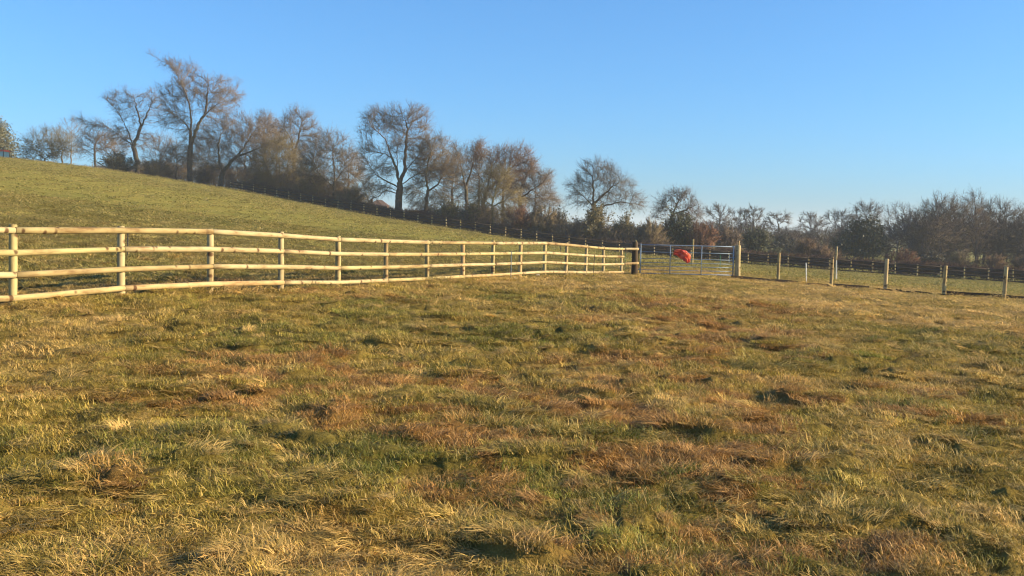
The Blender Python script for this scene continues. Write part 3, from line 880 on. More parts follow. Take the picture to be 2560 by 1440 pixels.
def tree(name, label, base, d, tr, blobs, guides=None, seed=1, col=(.11, .085, .066), bark=(.10, .082, .06), group='bare trees along the field edge', leaves=None, cat='tree', depth=.85, **kw):
    """blobs / guides are image pixels like base, placed at estimated distance d (a fourth guide value steps back or forward in metres)"""
    q = at(base[0], base[1], d); g0 = float(terrain(q.x, q.y)[0])
    base_w = np.array((q.x, q.y, g0 - .1))
    bl = []
    for bb in blobs:
        cx, cy, rx, ry = bb[:4]; dy = bb[4] if len(bb) > 4 else 0
        c = np.array(at(cx, cy, d)) - base_w; c[1] += dy
        s = d / FOC
        bl.append((c, (rx * s * 1.17, max(rx, ry) * s * depth * 1.1, ry * s * 1.12)))
    gl = []
    rng = np.random.default_rng(seed + 100)
    for gi, g in enumerate(guides or []):
        pts = []
        ydr = rng.uniform(-1, 1) * (0 if gi == 0 else .9); tot = 0
        for pi, pt in enumerate(g):
            w = np.array(at(pt[0], pt[1], d)) - base_w
            w[1] += pt[2] if len(pt) > 2 else ydr * pi
            pts.append(w)
        if gi == 0: pts = [np.zeros(3)] + pts
        gl.append(pts)
    if not gl:
        cc = bl[0][0]; gl = [[np.zeros(3), np.array((cc[0] * .5, 0, max(.8, cc[2] - bl[0][1][2] * .75)))]]
    pt_, pc_, pos, rad_, edir = tree_meshes(seed, gl, bl, tr, **kw)
    root = empty(name, base_w)
    v, f = cat_meshes(pt_); t = link('trunk', mesh_np('trunk', v, f), M_BARK, root); t.color = (*bark, 1)
    v, f = cat_meshes(pc_); c = link('crown', mesh_np('crown', v, f), M_TWIG, root); c.color = (*col, 1)
    if leaves:
        nl, s, lc, hz = leaves
        rg_ = np.random.default_rng(seed + 5); cand = np.where((rad_ < .2) & (pos[:, 2] < hz * pos[:, 2].max()))[0]
        ctr = pos[rg_.choice(cand, nl)] + rg_.normal(0, .28, (nl, 3))
        v, f = leaf_quads(rg_, ctr, s); l = link('foliage', mesh_np('foliage', v, [f], False), M_LEAF, root); l.color = (*lc, 1)
    tag(root, label, cat, group)
    return root

GREYB = (.138, .106, .080); PINK = (.150, .120, .098); OLIVEB = (.155, .128, .07); DARKB = (.10, .08, .066); PALEB = (.19, .165, .14)
# --- brow of the hill
tree('bare_tree', 'low bushy tree with olive base beside the timber pile', (112, 404), 128, .13, [(112, 365, 48, 34), (95, 385, 38, 20), (135, 375, 30, 28)], [[(112, 398)], [(112, 398), (90, 380)], [(112, 398), (135, 378)]], 2, OLIVEB, natt=700, D=.4, n2=4, up=.12, leaves=(900, .13, (.10, .09, .035), .8))
tree('bare_tree', 'pale slender hazy tree between the bushy tree and leaning limb', (176, 405), 150, .13, [(180, 330, 30, 30), (178, 370, 26, 30)], [[(178, 385), (180, 340)]], 3, PALEB, (.2, .18, .15), natt=450, D=.45, up=.3, n1=2.0)
tree('bare_tree', 'small dark-trunked tree under the long leaning limb', (238, 412), 128, .17, [(238, 352, 42, 24), (220, 375, 25, 16), (262, 372, 25, 16)], [[(237, 395), (236, 372)]], 4, GREYB, natt=550, D=.38)
tree('leaning_tree', 'forked tree throwing one long limb out over the brow', (345, 418), 124, .36,
     [(310, 255, 36, 28), (372, 262, 28, 34), (345, 300, 30, 20), (207, 300, 16, 10), (235, 318, 24, 12), (330, 345, 42, 24), (295, 320, 14, 18)],
     [[(342, 400), (335, 372)], [(335, 372), (318, 355), (290, 342), (262, 322), (240, 310), (212, 296), (196, 290)],
      [(335, 372), (330, 340), (322, 310), (312, 285), (290, 255)], [(335, 365), (346, 335), (352, 310), (342, 275), (335, 245)], [(350, 318), (368, 290), (380, 262)]], 5, PINK, natt=950, D=.38, n2=3)
tree('tall_tree', 'tallest bare tree, crowned by a spur bending left, on the slope', (476, 458), 121, .42,
     [(425, 165, 17, 14), (470, 200, 22, 42), (440, 245, 40, 36), (500, 240, 34, 40), (550, 240, 46, 42), (520, 285, 36, 30), (440, 300, 42, 26), (488, 340, 36, 30), (470, 385, 40, 24)],
     [[(474, 420), (475, 390), (476, 345)], [(476, 345), (484, 300), (484, 262), (478, 232), (470, 205), (462, 185), (440, 170), (420, 158)],
      [(476, 365), (492, 335), (512, 300), (540, 278), (565, 262)], [(505, 315), (514, 280), (518, 250), (522, 215)], [(478, 330), (460, 310), (440, 292), (420, 285)]], 6, PINK, natt=1500, D=.36, up=.1, n1=3.8)
tree('small_tree', 'short bushy bare tree left of the tallest tree foot', (440, 452), 122, .13, [(440, 395, 38, 30), (430, 420, 30, 18)], [[(441, 435), (443, 420)]], 7, GREYB, natt=500, D=.36)
tree('bare_tree', 'dark forked spreading tree leaning right of the tallest tree', (552, 467), 119, .38,
     [(590, 330, 52, 40), (545, 350, 36, 36), (640, 345, 40, 44), (620, 400, 50, 34), (540, 410, 40, 28), (670, 330, 22, 30)],
     [[(554, 440), (560, 425)], [(560, 425), (580, 400), (602, 375), (618, 350), (632, 325)], [(558, 432), (552, 405), (555, 370), (565, 340)], [(590, 392), (620, 382), (650, 372)], [(560, 425), (535, 415), (510, 400)]], 8, PINK, natt=1300, D=.36)
tree('bare_tree', 'thin upright bare tree rising behind the ash thicket', (668, 470), 130, .2, [(664, 305, 18, 24), (672, 345, 28, 26)], [[(668, 420), (660, 370), (660, 330), (665, 300)]], 9, GREYB, natt=480, D=.38, up=.2)
tree('bare_tree', 'round-headed bare tree above the mossy thicket', (735, 478), 127, .3, [(745, 310, 36, 32), (765, 335, 32, 30), (715, 330, 24, 26), (740, 365, 36, 22)], [[(735, 430), (735, 385)], [(735, 385), (728, 350), (710, 318)], [(735, 385), (745, 345), (750, 310)]], 10, GREYB, natt=900, D=.36)
tree('thicket_tree', 'many-stemmed mossy tree clump left of the gap', (700, 492), 117, .16, [(690, 410, 45, 50), (665, 440, 32, 36), (725, 430, 34, 44), (700, 370, 36, 24)],
     [[(700, 484)], [(700, 486), (680, 440), (668, 400)], [(700, 486), (712, 440), (722, 400)], [(700, 486), (698, 430), (694, 380)], [(700, 487), (660, 460), (648, 440)], [(700, 487), (735, 455), (748, 430)]], 11, OLIVEB, (.13, .12, .06), natt=2000, D=.34, n1=4, n2=5, up=.2)
tree('bare_tree', 'light brown twiggy tree just left of the big oak', (834, 502), 113, .24, [(830, 375, 44, 42), (870, 420, 36, 44), (790, 410, 40, 44), (835, 450, 50, 32), (800, 350, 22, 22)],
     [[(836, 470), (836, 430)], [(836, 430), (830, 395), (828, 360)], [(836, 450), (860, 420), (878, 400)], [(836, 470), (805, 440), (790, 405)]], 12, (.16, .125, .09), natt=1300, D=.36, n2=4)
tree('small_tree', 'leaning twiggy stem at the foot of the light brown tree', (800, 498), 113, .12, [(780, 440, 30, 34), (790, 470, 26, 20)], [[(796, 480), (782, 450)]], 13, OLIVEB, natt=450, D=.36)
# --- the oaks
tree('oak_tree', 'big dark-limbed oak standing alone at the fence line', (997, 545), 109, .52,
     [(945, 305, 34, 28), (985, 300, 28, 28), (1035, 305, 34, 36), (1050, 345, 24, 26), (922, 330, 20, 12), (925, 375, 26, 14), (918, 410, 18, 16), (950, 425, 34, 20), (940, 470, 34, 18), (975, 380, 26, 22), (1045, 400, 38, 34), (1010, 360, 24, 30), (1060, 440, 34, 20), (930, 505, 20, 10), (1090, 420, 26, 24)],
     [[(996, 520), (997, 490), (1000, 465)], [(1000, 465), (994, 430), (984, 400), (975, 375), (968, 350), (952, 335), (940, 325)], [(998, 445), (992, 410), (990, 370), (1000, 345), (1004, 322), (996, 305)],
      [(1002, 460), (1010, 430), (1012, 395), (1014, 360), (1018, 320), (1010, 295)], [(998, 472), (970, 455), (945, 440), (925, 420), (912, 395)], [(999, 478), (975, 470), (958, 462), (930, 462), (915, 452)],
      [(994, 485), (965, 475), (945, 492), (925, 500)], [(982, 392), (960, 385), (938, 380), (918, 382)], [(1003, 462), (1030, 445), (1055, 430), (1080, 420)], [(1008, 440), (1035, 405), (1055, 385)], [(1004, 470), (1035, 462), (1060, 452)]], 21, GREYB, (.115, .088, .06), natt=2100, D=.33, n1=3.8, thick=.08)
tree('oak_tree', 'slimmer oak with brown crown close beside the big oak', (1064, 555), 107, .27,
     [(1085, 375, 36, 34), (1110, 420, 36, 34), (1075, 430, 36, 26), (1125, 460, 24, 18), (1040, 480, 28, 20), (1090, 490, 34, 18), (1060, 510, 34, 14)],
     [[(1065, 520), (1068, 490), (1070, 470)], [(1070, 470), (1066, 440), (1075, 400), (1085, 375)], [(1070, 478), (1090, 465), (1110, 440)], [(1068, 490), (1050, 478), (1036, 465)], [(1066, 520), (1085, 508), (1105, 505)]], 22, (.15, .115, .075), natt=1400, D=.33)
tree('bare_tree', 'bare tree with sinuous dark upright limbs next to slimmer oak', (1166, 552), 113, .25, [(1145, 390, 22, 26), (1170, 400, 24, 30), (1200, 385, 14, 26), (1175, 440, 26, 20), (1130, 430, 18, 24)],
     [[(1166, 500), (1164, 460)], [(1164, 470), (1156, 430), (1150, 395)], [(1164, 465), (1178, 430), (1184, 405)], [(1212, 490), (1200, 450), (1185, 410), (1188, 385), (1200, 365)]][:3], 23, GREYB, natt=750, D=.34)
tree('bare_tree', 'broad rusty-twigged tree with snaking limb on its left side', (1212, 560), 108, .3, [(1240, 400, 32, 26), (1290, 395, 34, 28), (1265, 440, 42, 28), (1200, 375, 12, 20), (1310, 420, 24, 22), (1215, 470, 22, 22)],
     [[(1208, 510), (1216, 480)], [(1216, 480), (1202, 445), (1186, 415), (1190, 385), (1202, 365)], [(1216, 480), (1240, 455), (1265, 430), (1290, 405)], [(1216, 485), (1222, 450), (1230, 415)]], 24, (.16, .10, .07), natt=1300, D=.34)
tree('mossy_tree', 'short pale mossy trunk with tangled yellow-green twigs at the fence', (1233, 568), 103.5, .2, [(1235, 480, 40, 36), (1270, 500, 34, 30), (1205, 510, 30, 26), (1250, 440, 34, 20), (1255, 530, 30, 16)],
     [[(1232, 530), (1230, 510)], [(1230, 512), (1238, 480), (1248, 450)], [(1230, 515), (1212, 500), (1200, 485)], [(1232, 520), (1258, 505), (1280, 485)]], 25, (.16, .13, .065), (.2, .18, .09), natt=1200, D=.32, n2=4)
tree('bare_tree', 'wide tree whose bare limbs reach far out to the right', (1305, 570), 108, .3, [(1320, 430, 26, 26), (1350, 450, 24, 20), (1360, 490, 26, 16), (1320, 490, 34, 26), (1385, 500, 14, 10), (1290, 470, 22, 28)],
     [[(1302, 520), (1300, 490)], [(1300, 490), (1308, 455), (1325, 425), (1332, 405)], [(1300, 495), (1330, 475), (1355, 460), (1368, 440)], [(1300, 500), (1335, 495), (1365, 495), (1385, 500)]], 26, GREYB, natt=1100, D=.34)
tree('oak_tree', 'dome-crowned oak standing apart in the middle of the skyline', (1490, 560), 116, .36,
     [(1495, 440, 46, 32), (1535, 470, 38, 30), (1455, 475, 32, 26), (1490, 490, 40, 28), (1570, 500, 30, 20), (1440, 500, 20, 14), (1590, 515, 20, 10)],
     [[(1488, 530), (1484, 510)], [(1484, 510), (1482, 470), (1480, 440)], [(1484, 512), (1505, 490), (1525, 470), (1545, 455)], [(1484, 515), (1460, 490), (1446, 475)], [(1486, 522), (1520, 512), (1550, 505), (1580, 510)]], 27, (.12, .10, .085), natt=1700, D=.36)
tree('bare_tree', 'rightward-leaning tree with clinging dark leaves above green scrub', (1676, 575), 118, .26, [(1698, 500, 30, 26), (1670, 515, 26, 22), (1735, 520, 20, 18), (1715, 535, 34, 16), (1652, 535, 18, 16)],
     [[(1678, 550), (1684, 530)], [(1684, 530), (1692, 510), (1705, 492)], [(1684, 532), (1670, 520), (1660, 510)], [(1684, 535), (1715, 525), (1740, 512)]], 28, (.12, .095, .08), natt=900, D=.36, leaves=(700, .12, (.10, .065, .04), 1.1))
# --- hazy trees across the right
far = 'hazy trees of the far wood'
tree('distant_tree', 'hazy domed far tree right of the leaf-clad leaning tree', (1800, 590), 185, .3, [(1797, 532, 30, 18), (1805, 550, 30, 20)], None, 31, DARKB, group=far, natt=600, D=.55, L1=1.1, r1=.034)
tree('distant_tree', 'small slim far tree, first of three in a hazy row', (1852, 595), 180, .22, [(1852, 545, 18, 18)], None, 32, DARKB, group=far, natt=350, D=.5, L1=1.0, r1=.034)
tree('distant_tree', 'middle far tree of the hazy row with dark dense centre', (1884, 595), 180, .28, [(1882, 540, 26, 18), (1880, 560, 24, 14)], None, 33, DARKB, group=far, natt=500, D=.5, L1=1.0, r1=.034)
tree('distant_tree', 'last far tree of the hazy row, airy and flat topped', (1944, 598), 180, .24, [(1948, 548, 28, 16), (1925, 560, 20, 14)], None, 34, DARKB, group=far, natt=450, D=.5, L1=1.0, r1=.03)
tree('distant_tree', 'far tree left of two dainty hazy crowns after the sky gap', (2026, 610), 170, .26, [(2028, 560, 30, 22), (2020, 585, 34, 20)], None, 35, DARKB, group=far, natt=700, D=.5, L1=1.0, r1=.034)
tree('distant_tree', 'lower of two dainty umbrella-shaped far crowns', (2104, 612), 165, .24, [(2104, 548, 32, 18), (2100, 565, 28, 12)], None, 36, (.1, .085, .075), group=far, natt=500, D=.5, r1=.03)
tree('distant_tree', 'higher of two dainty umbrella-shaped far crowns', (2164, 612), 165, .24, [(2168, 530, 32, 20), (2166, 550, 26, 12)], None, 37, (.1, .085, .075), group=far, natt=500, D=.5, r1=.03)
tree('ivy_tree', 'dark green ivy-smothered tree standing in front of the far wood', (2150, 650), 112, .3, [(2160, 590, 42, 40), (2125, 610, 40, 30), (2175, 620, 34, 28)], None, 38, (.06, .06, .035), group=far, natt=700, D=.38, leaves=(5200, .16, (.035, .045, .018), 1.2))
tree('bare_tree', 'bare far tree with thin pale trunk between ivy tree and big wood', (2244, 660), 128, .18, [(2258, 550, 32, 30), (2240, 575, 28, 26), (2285, 570, 22, 24), (2230, 530, 16, 14)], [[(2243, 620), (2250, 590)]], 39, GREYB, (.2, .17, .13), group=far, natt=1000, D=.4, n2=4)
tree('wood_tree', 'largest rounded crown of the wood with heavy forked limbs', (2372, 670), 118, .42, [(2360, 530, 52, 36), (2405, 550, 46, 40), (2330, 560, 36, 44), (2390, 600, 56, 40), (2345, 610, 46, 36)], [[(2374, 630), (2376, 605)], [(2376, 605), (2400, 580), (2425, 560)], [(2376, 605), (2355, 570), (2345, 540)]], 40, GREYB, group=far, natt=1900, D=.38, n2=5)
tree('wood_tree', 'thin crown poking above the wood right of the largest one', (2440, 665), 135, .22, [(2438, 502, 22, 18), (2440, 530, 26, 22)], [[(2440, 600), (2438, 540)]], 41, GREYB, group=far, natt=500, D=.42)
tree('wood_tree', 'dense sloping crown closing the wood at its far end', (2505, 680), 120, .36, [(2490, 540, 44, 36), (2525, 570, 40, 44), (2470, 590, 40, 44), (2510, 620, 50, 36), (2540, 545, 18, 26)], None, 42, DARKB, group=far, natt=1800, D=.4, n2=5)
tree('wood_tree', 'edge tree cut by the frame past the sloping crown', (2585, 690), 116, .3, [(2580, 570, 34, 50), (2600, 620, 40, 40)], None, 43, DARKB, group=far, natt=800, D=.42)

# --- trees standing behind the front rank
for k_, (px, py, d_, tr_, bl_, c_, lab) in enumerate([
    (285, 418, 136, .16, [(285, 365, 34, 30)], GREYB, 'faint bare tree behind the leaning forked tree, to its left'),
    (400, 440, 134, .18, [(402, 375, 40, 36), (395, 400, 34, 24)], GREYB, 'faint bushy tree between leaning forked tree and tallest tree'),
    (610, 470, 132, .2, [(612, 375, 46, 44), (625, 420, 44, 30)], PINK, 'round fuzzy tree behind the dark forked spreading tree'),
    (785, 490, 128, .2, [(785, 385, 40, 40), (775, 430, 42, 34)], (.15, .115, .085), 'fuzzy tree filling between thicket and light brown tree'),
    (870, 505, 124, .18, [(872, 420, 34, 36)], (.15, .115, .085), 'small fuzzy tree behind the light brown tree'),
    (1130, 552, 122, .22, [(1130, 430, 40, 44), (1140, 470, 40, 34)], GREYB, 'fuzzy tree behind the slimmer oak on its right'),
    (1255, 562, 122, .22, [(1262, 430, 46, 40), (1275, 470, 50, 36)], (.15, .105, .075), 'fuzzy tree behind the broad rusty-twigged tree'),
    (160, 410, 142, .14, [(150, 360, 36, 32)], OLIVEB, 'faint low tree behind the bushy tree on the brow'),
    (520, 462, 130, .18, [(518, 390, 40, 40)], GREYB, 'faint tree close behind the tallest tree on its right'),
    (690, 480, 134, .2, [(695, 350, 44, 40), (700, 400, 44, 34)], (.145, .11, .085), 'fuzzy tree standing behind the many-stemmed mossy clump'),
    (930, 520, 130, .12, [(905, 470, 26, 24)], OLIVEB, 'low fuzzy tree in the gap left of the big oak'),
    (1195, 560, 126, .2, [(1200, 420, 40, 38), (1195, 470, 40, 34)], GREYB, 'fuzzy tree between sinuous-limbed tree and broad rusty tree'),
    (1340, 570, 120, .2, [(1335, 470, 40, 36), (1360, 510, 34, 24)], GREYB, 'fuzzy tree behind the far-reaching limbs')]):
    tree('backing_tree', lab, (px, py), d_, tr_, bl_, None, 70 + k_, c_, group='trees behind the front rank', natt=750, D=.42, n1=4, n2=4)

# evergreen cut by the frame, behind the tractor
def conifer():
    p = at(-24, 400, 140); root = empty('cedar_tree', (p.x, p.y, float(terrain(p.x, p.y)[0])))
    rg_ = np.random.default_rng(9); H = at(-24, 284, 140).z - root.location.z
    m = MB(); m.tube([(0, 0, 0), (.05, 0, H * .5), (0, 0, H)], [.22, .14, .02], 9); t = m.build('trunk', M_BARK, root, True); t.color = (.08, .06, .045, 1)
    B, T, Rr, LC = [], [], [], []
    for k_ in range(150):
        z = H * (.28 + .70 * (k_ / 150)); u_ = k_ / 150; L = (3.9 * math.sqrt(max(.02, 1 - (u_ * 1.05 - .18) ** 2 / .80)) + .2) * rg_.uniform(.7, 1.1); a = k_ * 2.4
        d_ = np.array((math.cos(a), math.sin(a), -.12)); b = np.array((0, 0, z)); e = b + d_ * L
        B.append(b); T.append(e); Rr.append(.05)
        n = int(30 * L); f = rg_.uniform(.25, 1, n); c = b + d_ * L * f[:, None] + rg_.normal(0, .34, (n, 3)) * np.array((1, 1, .8)); LC.append(c)
    v, f = spikes(np.array(B), np.array(T), np.array(Rr)); c = link('crown', mesh_np('crown', v, [f]), M_TWIG, root); c.color = (.08, .06, .045, 1)
    v, f = leaf_quads(rg_, np.concatenate(LC), .17); l = link('foliage', mesh_np('foliage', v, [f], False), M_LEAF, root); l.color = (.11, .11, .055, 1)
    tag(root, 'evergreen tree with layered boughs rising behind the red tractor', 'tree')
conifer()

# ------------------------------------------------------------------ shrubs
def shrub_mesh(seed, nst=26, n1=24, n2=5, r=.02, leaf=0):
    """twiggy bush about 2 m wide and 2 m high"""
    rng = np.random.default_rng(seed); a = rng.uniform(0, 6.283, nst); lean = rng.uniform(.05, .95, nst)
    tip = np.stack([np.cos(a) * lean, np.sin(a) * lean, 1.75 * np.sqrt(np.clip(1.08 - lean ** 2, .05, 1)) * rng.uniform(.75, 1.1, nst)], 1)
    b0 = np.stack([np.cos(a) * .12, np.sin(a) * .12, np.zeros(nst)], 1)
    mid = (b0 + tip) * .5 + np.array((0, 0, .22)) * rng.uniform(0, 1, (nst, 1)) + rng.normal(0, .08, (nst, 3))
    P_ = [prism_edges(b0, mid, np.full(nst, .03), np.full(nst, .02), nrm(mid - b0), nrm(tip - mid), 3), spikes(mid, tip, np.full(nst, .02))]
    i = np.repeat(np.arange(nst), n1); f = rng.random(len(i))[:, None] ** .8
    b = np.where(f < .5, b0[i] + (mid - b0)[i] * f * 2, mid[i] + (tip - mid)[i] * (f * 2 - 1))
    d = nrm((tip - b0)[i]); pts = [b]
    for (b_, t_, r_) in twig_levels(rng, b, d, np.array((0, 0, .7)), .42, n2, r):
        P_.append(spikes(b_, t_, r_)); pts.append(t_)
    v, f_ = cat_meshes(P_); v[:, 2] = np.maximum(v[:, 2], -.05)
    me = mesh_np('shrub', v, f_)
    lv = None
    if leaf:
        al = np.concatenate(pts); c = al[rng.choice(len(al), leaf)] + rng.normal(0, .06, (leaf, 3)); c[:, 2] = np.maximum(c[:, 2], .03)
        lv = mesh_np('foliage', *(lambda q: (q[0], [q[1]]))(leaf_quads(rng, c, .06)), False)
    return me, lv
SHR = [shrub_mesh(s) for s in (1, 2, 3)]
SHL = [shrub_mesh(s, 24, 26, 4, .016, 1500) for s in (4, 5, 6)]
for me, _ in SHR: me.materials.append(M_TWIG)
for me, lv in SHL: me.materials.append(M_TWIG); lv.materials.append(M_LEAF)
_sc = [0]
def shrub(label, px, py, top, wpx, d, col, leafcol=None, group='shrubs in the hedgerow'):
    q = at(px, py, d); z0 = float(terrain(q.x, q.y)[0]) - .05
    h = at(px, top, d).z - z0; w = wpx * d / FOC
    _sc[0] += 1; k_ = _sc[0]
    me, lv = (SHL if leafcol else SHR)[k_ % 3]
    o = link('shrub', me, None); o.location = (q.x, q.y, z0); o.scale = (w / 2.0, w / 2.0, h / 1.95); o.rotation_euler = (0, 0, k_ * 1.7); o.color = (*col, 1)
    if leafcol:
        l = link('foliage', lv, None, o); l.color = (*leafcol, 1)
    if label: tag(o, label, 'shrub', group)
    return o
OL = (.13, .12, .045); DG = (.075, .085, .032); BR = (.13, .09, .06); RB = (.17, .095, .06); TAN = (.17, .135, .08)
shrub('dark green rounded bush under the leaning forked tree', 296, 432, 384, 105, 121, (.07, .06, .035), (.06, .062, .024))
shrub('tan-brown bush between the dark bush and the tallest tree', 385, 446, 402, 85, 120, TAN)
shrub('small brown bush at the foot of the tallest tree', 505, 462, 425, 60, 119.5, BR)
shrub('dark low bush in the gap left of the mossy clump', 640, 482, 445, 70, 117, DARKB, (.045, .045, .02))
shrub('brown bush right of the mossy clump foot', 765, 498, 455, 80, 115.5, TAN)
shrub('olive-brown bush below the light brown tree', 875, 515, 470, 90, 111.5, (.15, .125, .07))
shrub('grey-green bush beneath the slimmer oak', 1120, 560, 505, 90, 106, (.10, .09, .05), OL)
shrub('dark green bush left of the short mossy trunk', 1180, 572, 518, 90, 104.5, DARKB, DG)
shrub('reddish twiggy bush right of the short mossy trunk', 1300, 588, 520, 95, 101.5, RB)
shrub('tan twiggy bush below the far-reaching limbs', 1350, 592, 515, 90, 101, TAN)
shrub('dark upright bush in the dip before the dome-crowned oak', 1395, 592, 525, 70, 104, (.07, .065, .045), (.05, .05, .025))
shrub('large olive bush under the dome-crowned oak', 1480, 605, 522, 115, 99, (.13, .11, .055), (.10, .09, .035))
shrub('second olive bush right of the dome-crowned oak', 1565, 612, 545, 100, 98, (.13, .11, .055), (.09, .085, .035))
shrub('sandy brown bush above the left end of the gate', 1620, 618, 550, 85, 96.5, TAN)
shrub('dark green scrub bush behind the orange sack', 1690, 625, 540, 105, 98, (.06, .06, .035), DG)
shrub('rust-red bush above the middle of the gate', 1755, 628, 556, 95, 97, RB)
shrub('grey-brown bush above the right end of the gate', 1815, 632, 570, 80, 100, GREYB)
shrub('dark green bush behind the thick gate post', 1890, 638, 578, 100, 104, (.05, .055, .035), DG)
shrub('blue-dark rounded bush behind the first bare post', 1955, 640, 590, 90, 110, (.05, .05, .045), (.03, .035, .024))
shrub('low brown bush before the sky gap', 2020, 648, 600, 90, 98, BR)
shrub('reddish bush at the foot of the pale thin trunk', 2255, 672, 628, 85, 90, RB)
shrub('pale brown bush before the largest crown', 2400, 680, 630, 80, 88.5, TAN)
shrub('brown bush left of the ivy-smothered tree', 2060, 655, 615, 80, 95, BR)
shrub('brown bush below the dense sloping crown', 2480, 690, 640, 90, 87, BR)
shrub('dark bush between reddish bush and largest crown', 2325, 680, 632, 95, 91, (.06, .055, .045), (.04, .042, .024))
shrub('bush cut by the frame beside the edge tree', 2565, 695, 640, 90, 87, BR)

# clipped hedge behind the far fence
def hedge():
    rng = np.random.default_rng(77); n = 21000
    s = rng.uniform(-3, 98, n); X = -33.5 + FD.x * s - FS.x * 0; 
    off = 1.3 + rng.uniform(-.1, 1.5, n)
    bx = -33.0 + FD.x * s - FS.x * off; by = far_line(-33.0) + FD.y * s - FS.y * off
    bz = terrain(bx, by)
    hgt = .95 + .55 * fbm(s * .25, s * 0 + 3, 71, 3) + .8 * sstep(.55, .75, fbm(s * .12, s * 0 + 9, 73, 2)) * rng.random(n)
    f = rng.random(n) ** .6
    b = np.stack([bx, by, bz + hgt * f * .75], 1)
    d = nrm(np.stack([rng.normal(0, .45, n), rng.normal(0, .45, n), np.abs(rng.normal(.8, .4, n))], 1))
    parts = [spikes(b, b + d * rng.uniform(.25, .65, n)[:, None], np.full(n, .036))]
    i = np.repeat(np.arange(n), 2); b2 = b[i] + d[i] * rng.uniform(.05, .4, len(i))[:, None]; d2 = nrm(d[i] + rng.normal(0, .7, (len(i), 3)))
    parts.append(spikes(b2, b2 + d2 * rng.uniform(.15, .4, len(i))[:, None], np.full(len(i), .022)))
    v, f_ = cat_meshes(parts)
    o = link('hedge', mesh_np('hedge', v, f_), M_TWIG); o.color = (.095, .06, .042, 1)
    tag(o, 'long low brown clipped hedge growing close behind the far fence', 'hedge')
hedge()
# inside of the far wood and the scrub under the hedgerow trees: stems that read as one mass
def thicket(name, label, seed, n, place, col, rw, dens):
    rng = np.random.default_rng(seed); parts = []
    for _ in range(n):
        X, Y, z, h, w = place(rng)
        k_ = int(np.clip(h * dens, 30, 260)); f = rng.random(k_) ** .85
        sp = w * .5 * np.sqrt(1.05 - f * .8)
        b = np.stack([X + rng.normal(0, 1, k_) * sp, Y + rng.normal(0, 1, k_) * sp, z + h * f * .9], 1)
        dr = nrm(np.stack([rng.normal(0, .55, k_), rng.normal(0, .55, k_), rng.normal(.55, .5, k_)], 1))
        parts.append(spikes(b, b + dr * rng.uniform(.4, 1.2, k_)[:, None], np.full(k_, rw)))
        i = np.repeat(np.arange(k_), 2); b2 = b[i] + dr[i] * .35; d2 = nrm(dr[i] + rng.normal(0, .7, (len(i), 3)))
        parts.append(spikes(b2, b2 + d2 * rng.uniform(.3, .8, len(i))[:, None], np.full(len(i), rw * .7)))
        parts.append(spikes(np.array([[X, Y, z - .2]]), np.array([[X + rng.normal(0, .3), Y, z + h]]), np.array([.09])))
    v, f_ = cat_meshes(parts)
    o = link(name, mesh_np(name, v, f_), M_TWIG); o.color = (*col, 1)
    tag(o, label, 'undergrowth', kind='stuff')
def woodland():
    rng = np.random.default_rng(5); parts = []
    for _ in range(190):
        a = rng.uniform(1430, 2690)
        dd = rng.uniform(108, 160) if a > 2190 else rng.uniform(122, 180) if a > 1640 else rng.uniform(116, 145)
        q = at(a, 640, dd); z = float(terrain(q.x, q.y)[0])
        topy = np.interp(a, [1430, 1600, 1700, 1800, 1960, 2010, 2080, 2200, 2300, 2350, 2420, 2540, 2690], [560, 552, 545, 545, 562, 572, 556, 545, 516, 500, 496, 514, 530])
        h = max(2.0, (at(a, topy + 6, dd).z - z) * rng.uniform(.62, 1.0)); w = min(rng.uniform(2.2, 4.2), h * .55)
        k_ = int(70 + 26 * h * w * .35); u = nrm(rng.normal(0, 1, (k_, 3))); u[:, 2] = np.abs(u[:, 2]) * np.where(rng.random(k_) < .72, 1, -.8)
        rr = rng.random(k_) ** .35
        cz = z + h * .52
        b = np.stack([q.x + u[:, 0] * w * rr, q.y + u[:, 1] * w * rr, cz + u[:, 2] * h * .46 * rr], 1)
        dr = nrm(u + rng.normal(0, .4, u.shape) + np.array((0, 0, .25)))
        parts.append(spikes(b, b + dr * rng.uniform(.35, .8, k_)[:, None], np.full(k_, .04)))
        i = np.repeat(np.arange(k_), 5); b2 = b[i] + dr[i] * rng.uniform(.1, .6, len(i))[:, None]; d2 = nrm(dr[i] + rng.normal(0, .6, (len(i), 3)))
        parts.append(spikes(b2, b2 + d2 * rng.uniform(.25, .6, len(i))[:, None], np.full(len(i), .024)))
        m_ = 7; e = np.array((q.x, q.y, cz)) + nrm(rng.normal(0, 1, (m_, 3)) + np.array((0, 0, .6))) * np.array((w, w, h * .45)) * .8
        parts.append(spikes(np.repeat([[q.x, q.y, z + h * .25]], m_, 0), e, np.full(m_, .07)))
        parts.append(spikes(np.array([[q.x, q.y, z - .2]]), np.array([[q.x, q.y, z + h * .8]]), np.array([.16])))
    v, f_ = cat_meshes(parts)
    o = link('woodland', mesh_np('woodland', v, f_), M_TWIG); o.color = (.092, .074, .060, 1)
    tag(o, 'rounded brown crowns massed together in the far wood', 'woodland', kind='stuff')
woodland()
def in_hedgerow(rng):
    a = rng.uniform(150, 1660)
    hm = np.interp(a, [150, 300, 420, 640, 760, 890, 930, 1010, 1090, 1160, 1300, 1420, 1600, 1660], [2.0, 2.8, 3.0, 3.2, 4.2, 3.2, .9, .8, 2.2, 3.2, 3.6, 2.8, 2.8, 3.0])
    dd = far_y(a) + rng.uniform(2.5, 12); q = at(a, 560, dd)
    return q.x, q.y, float(terrain(q.x, q.y)[0]), hm * rng.uniform(.55, 1.05), rng.uniform(1.0, 2.0)
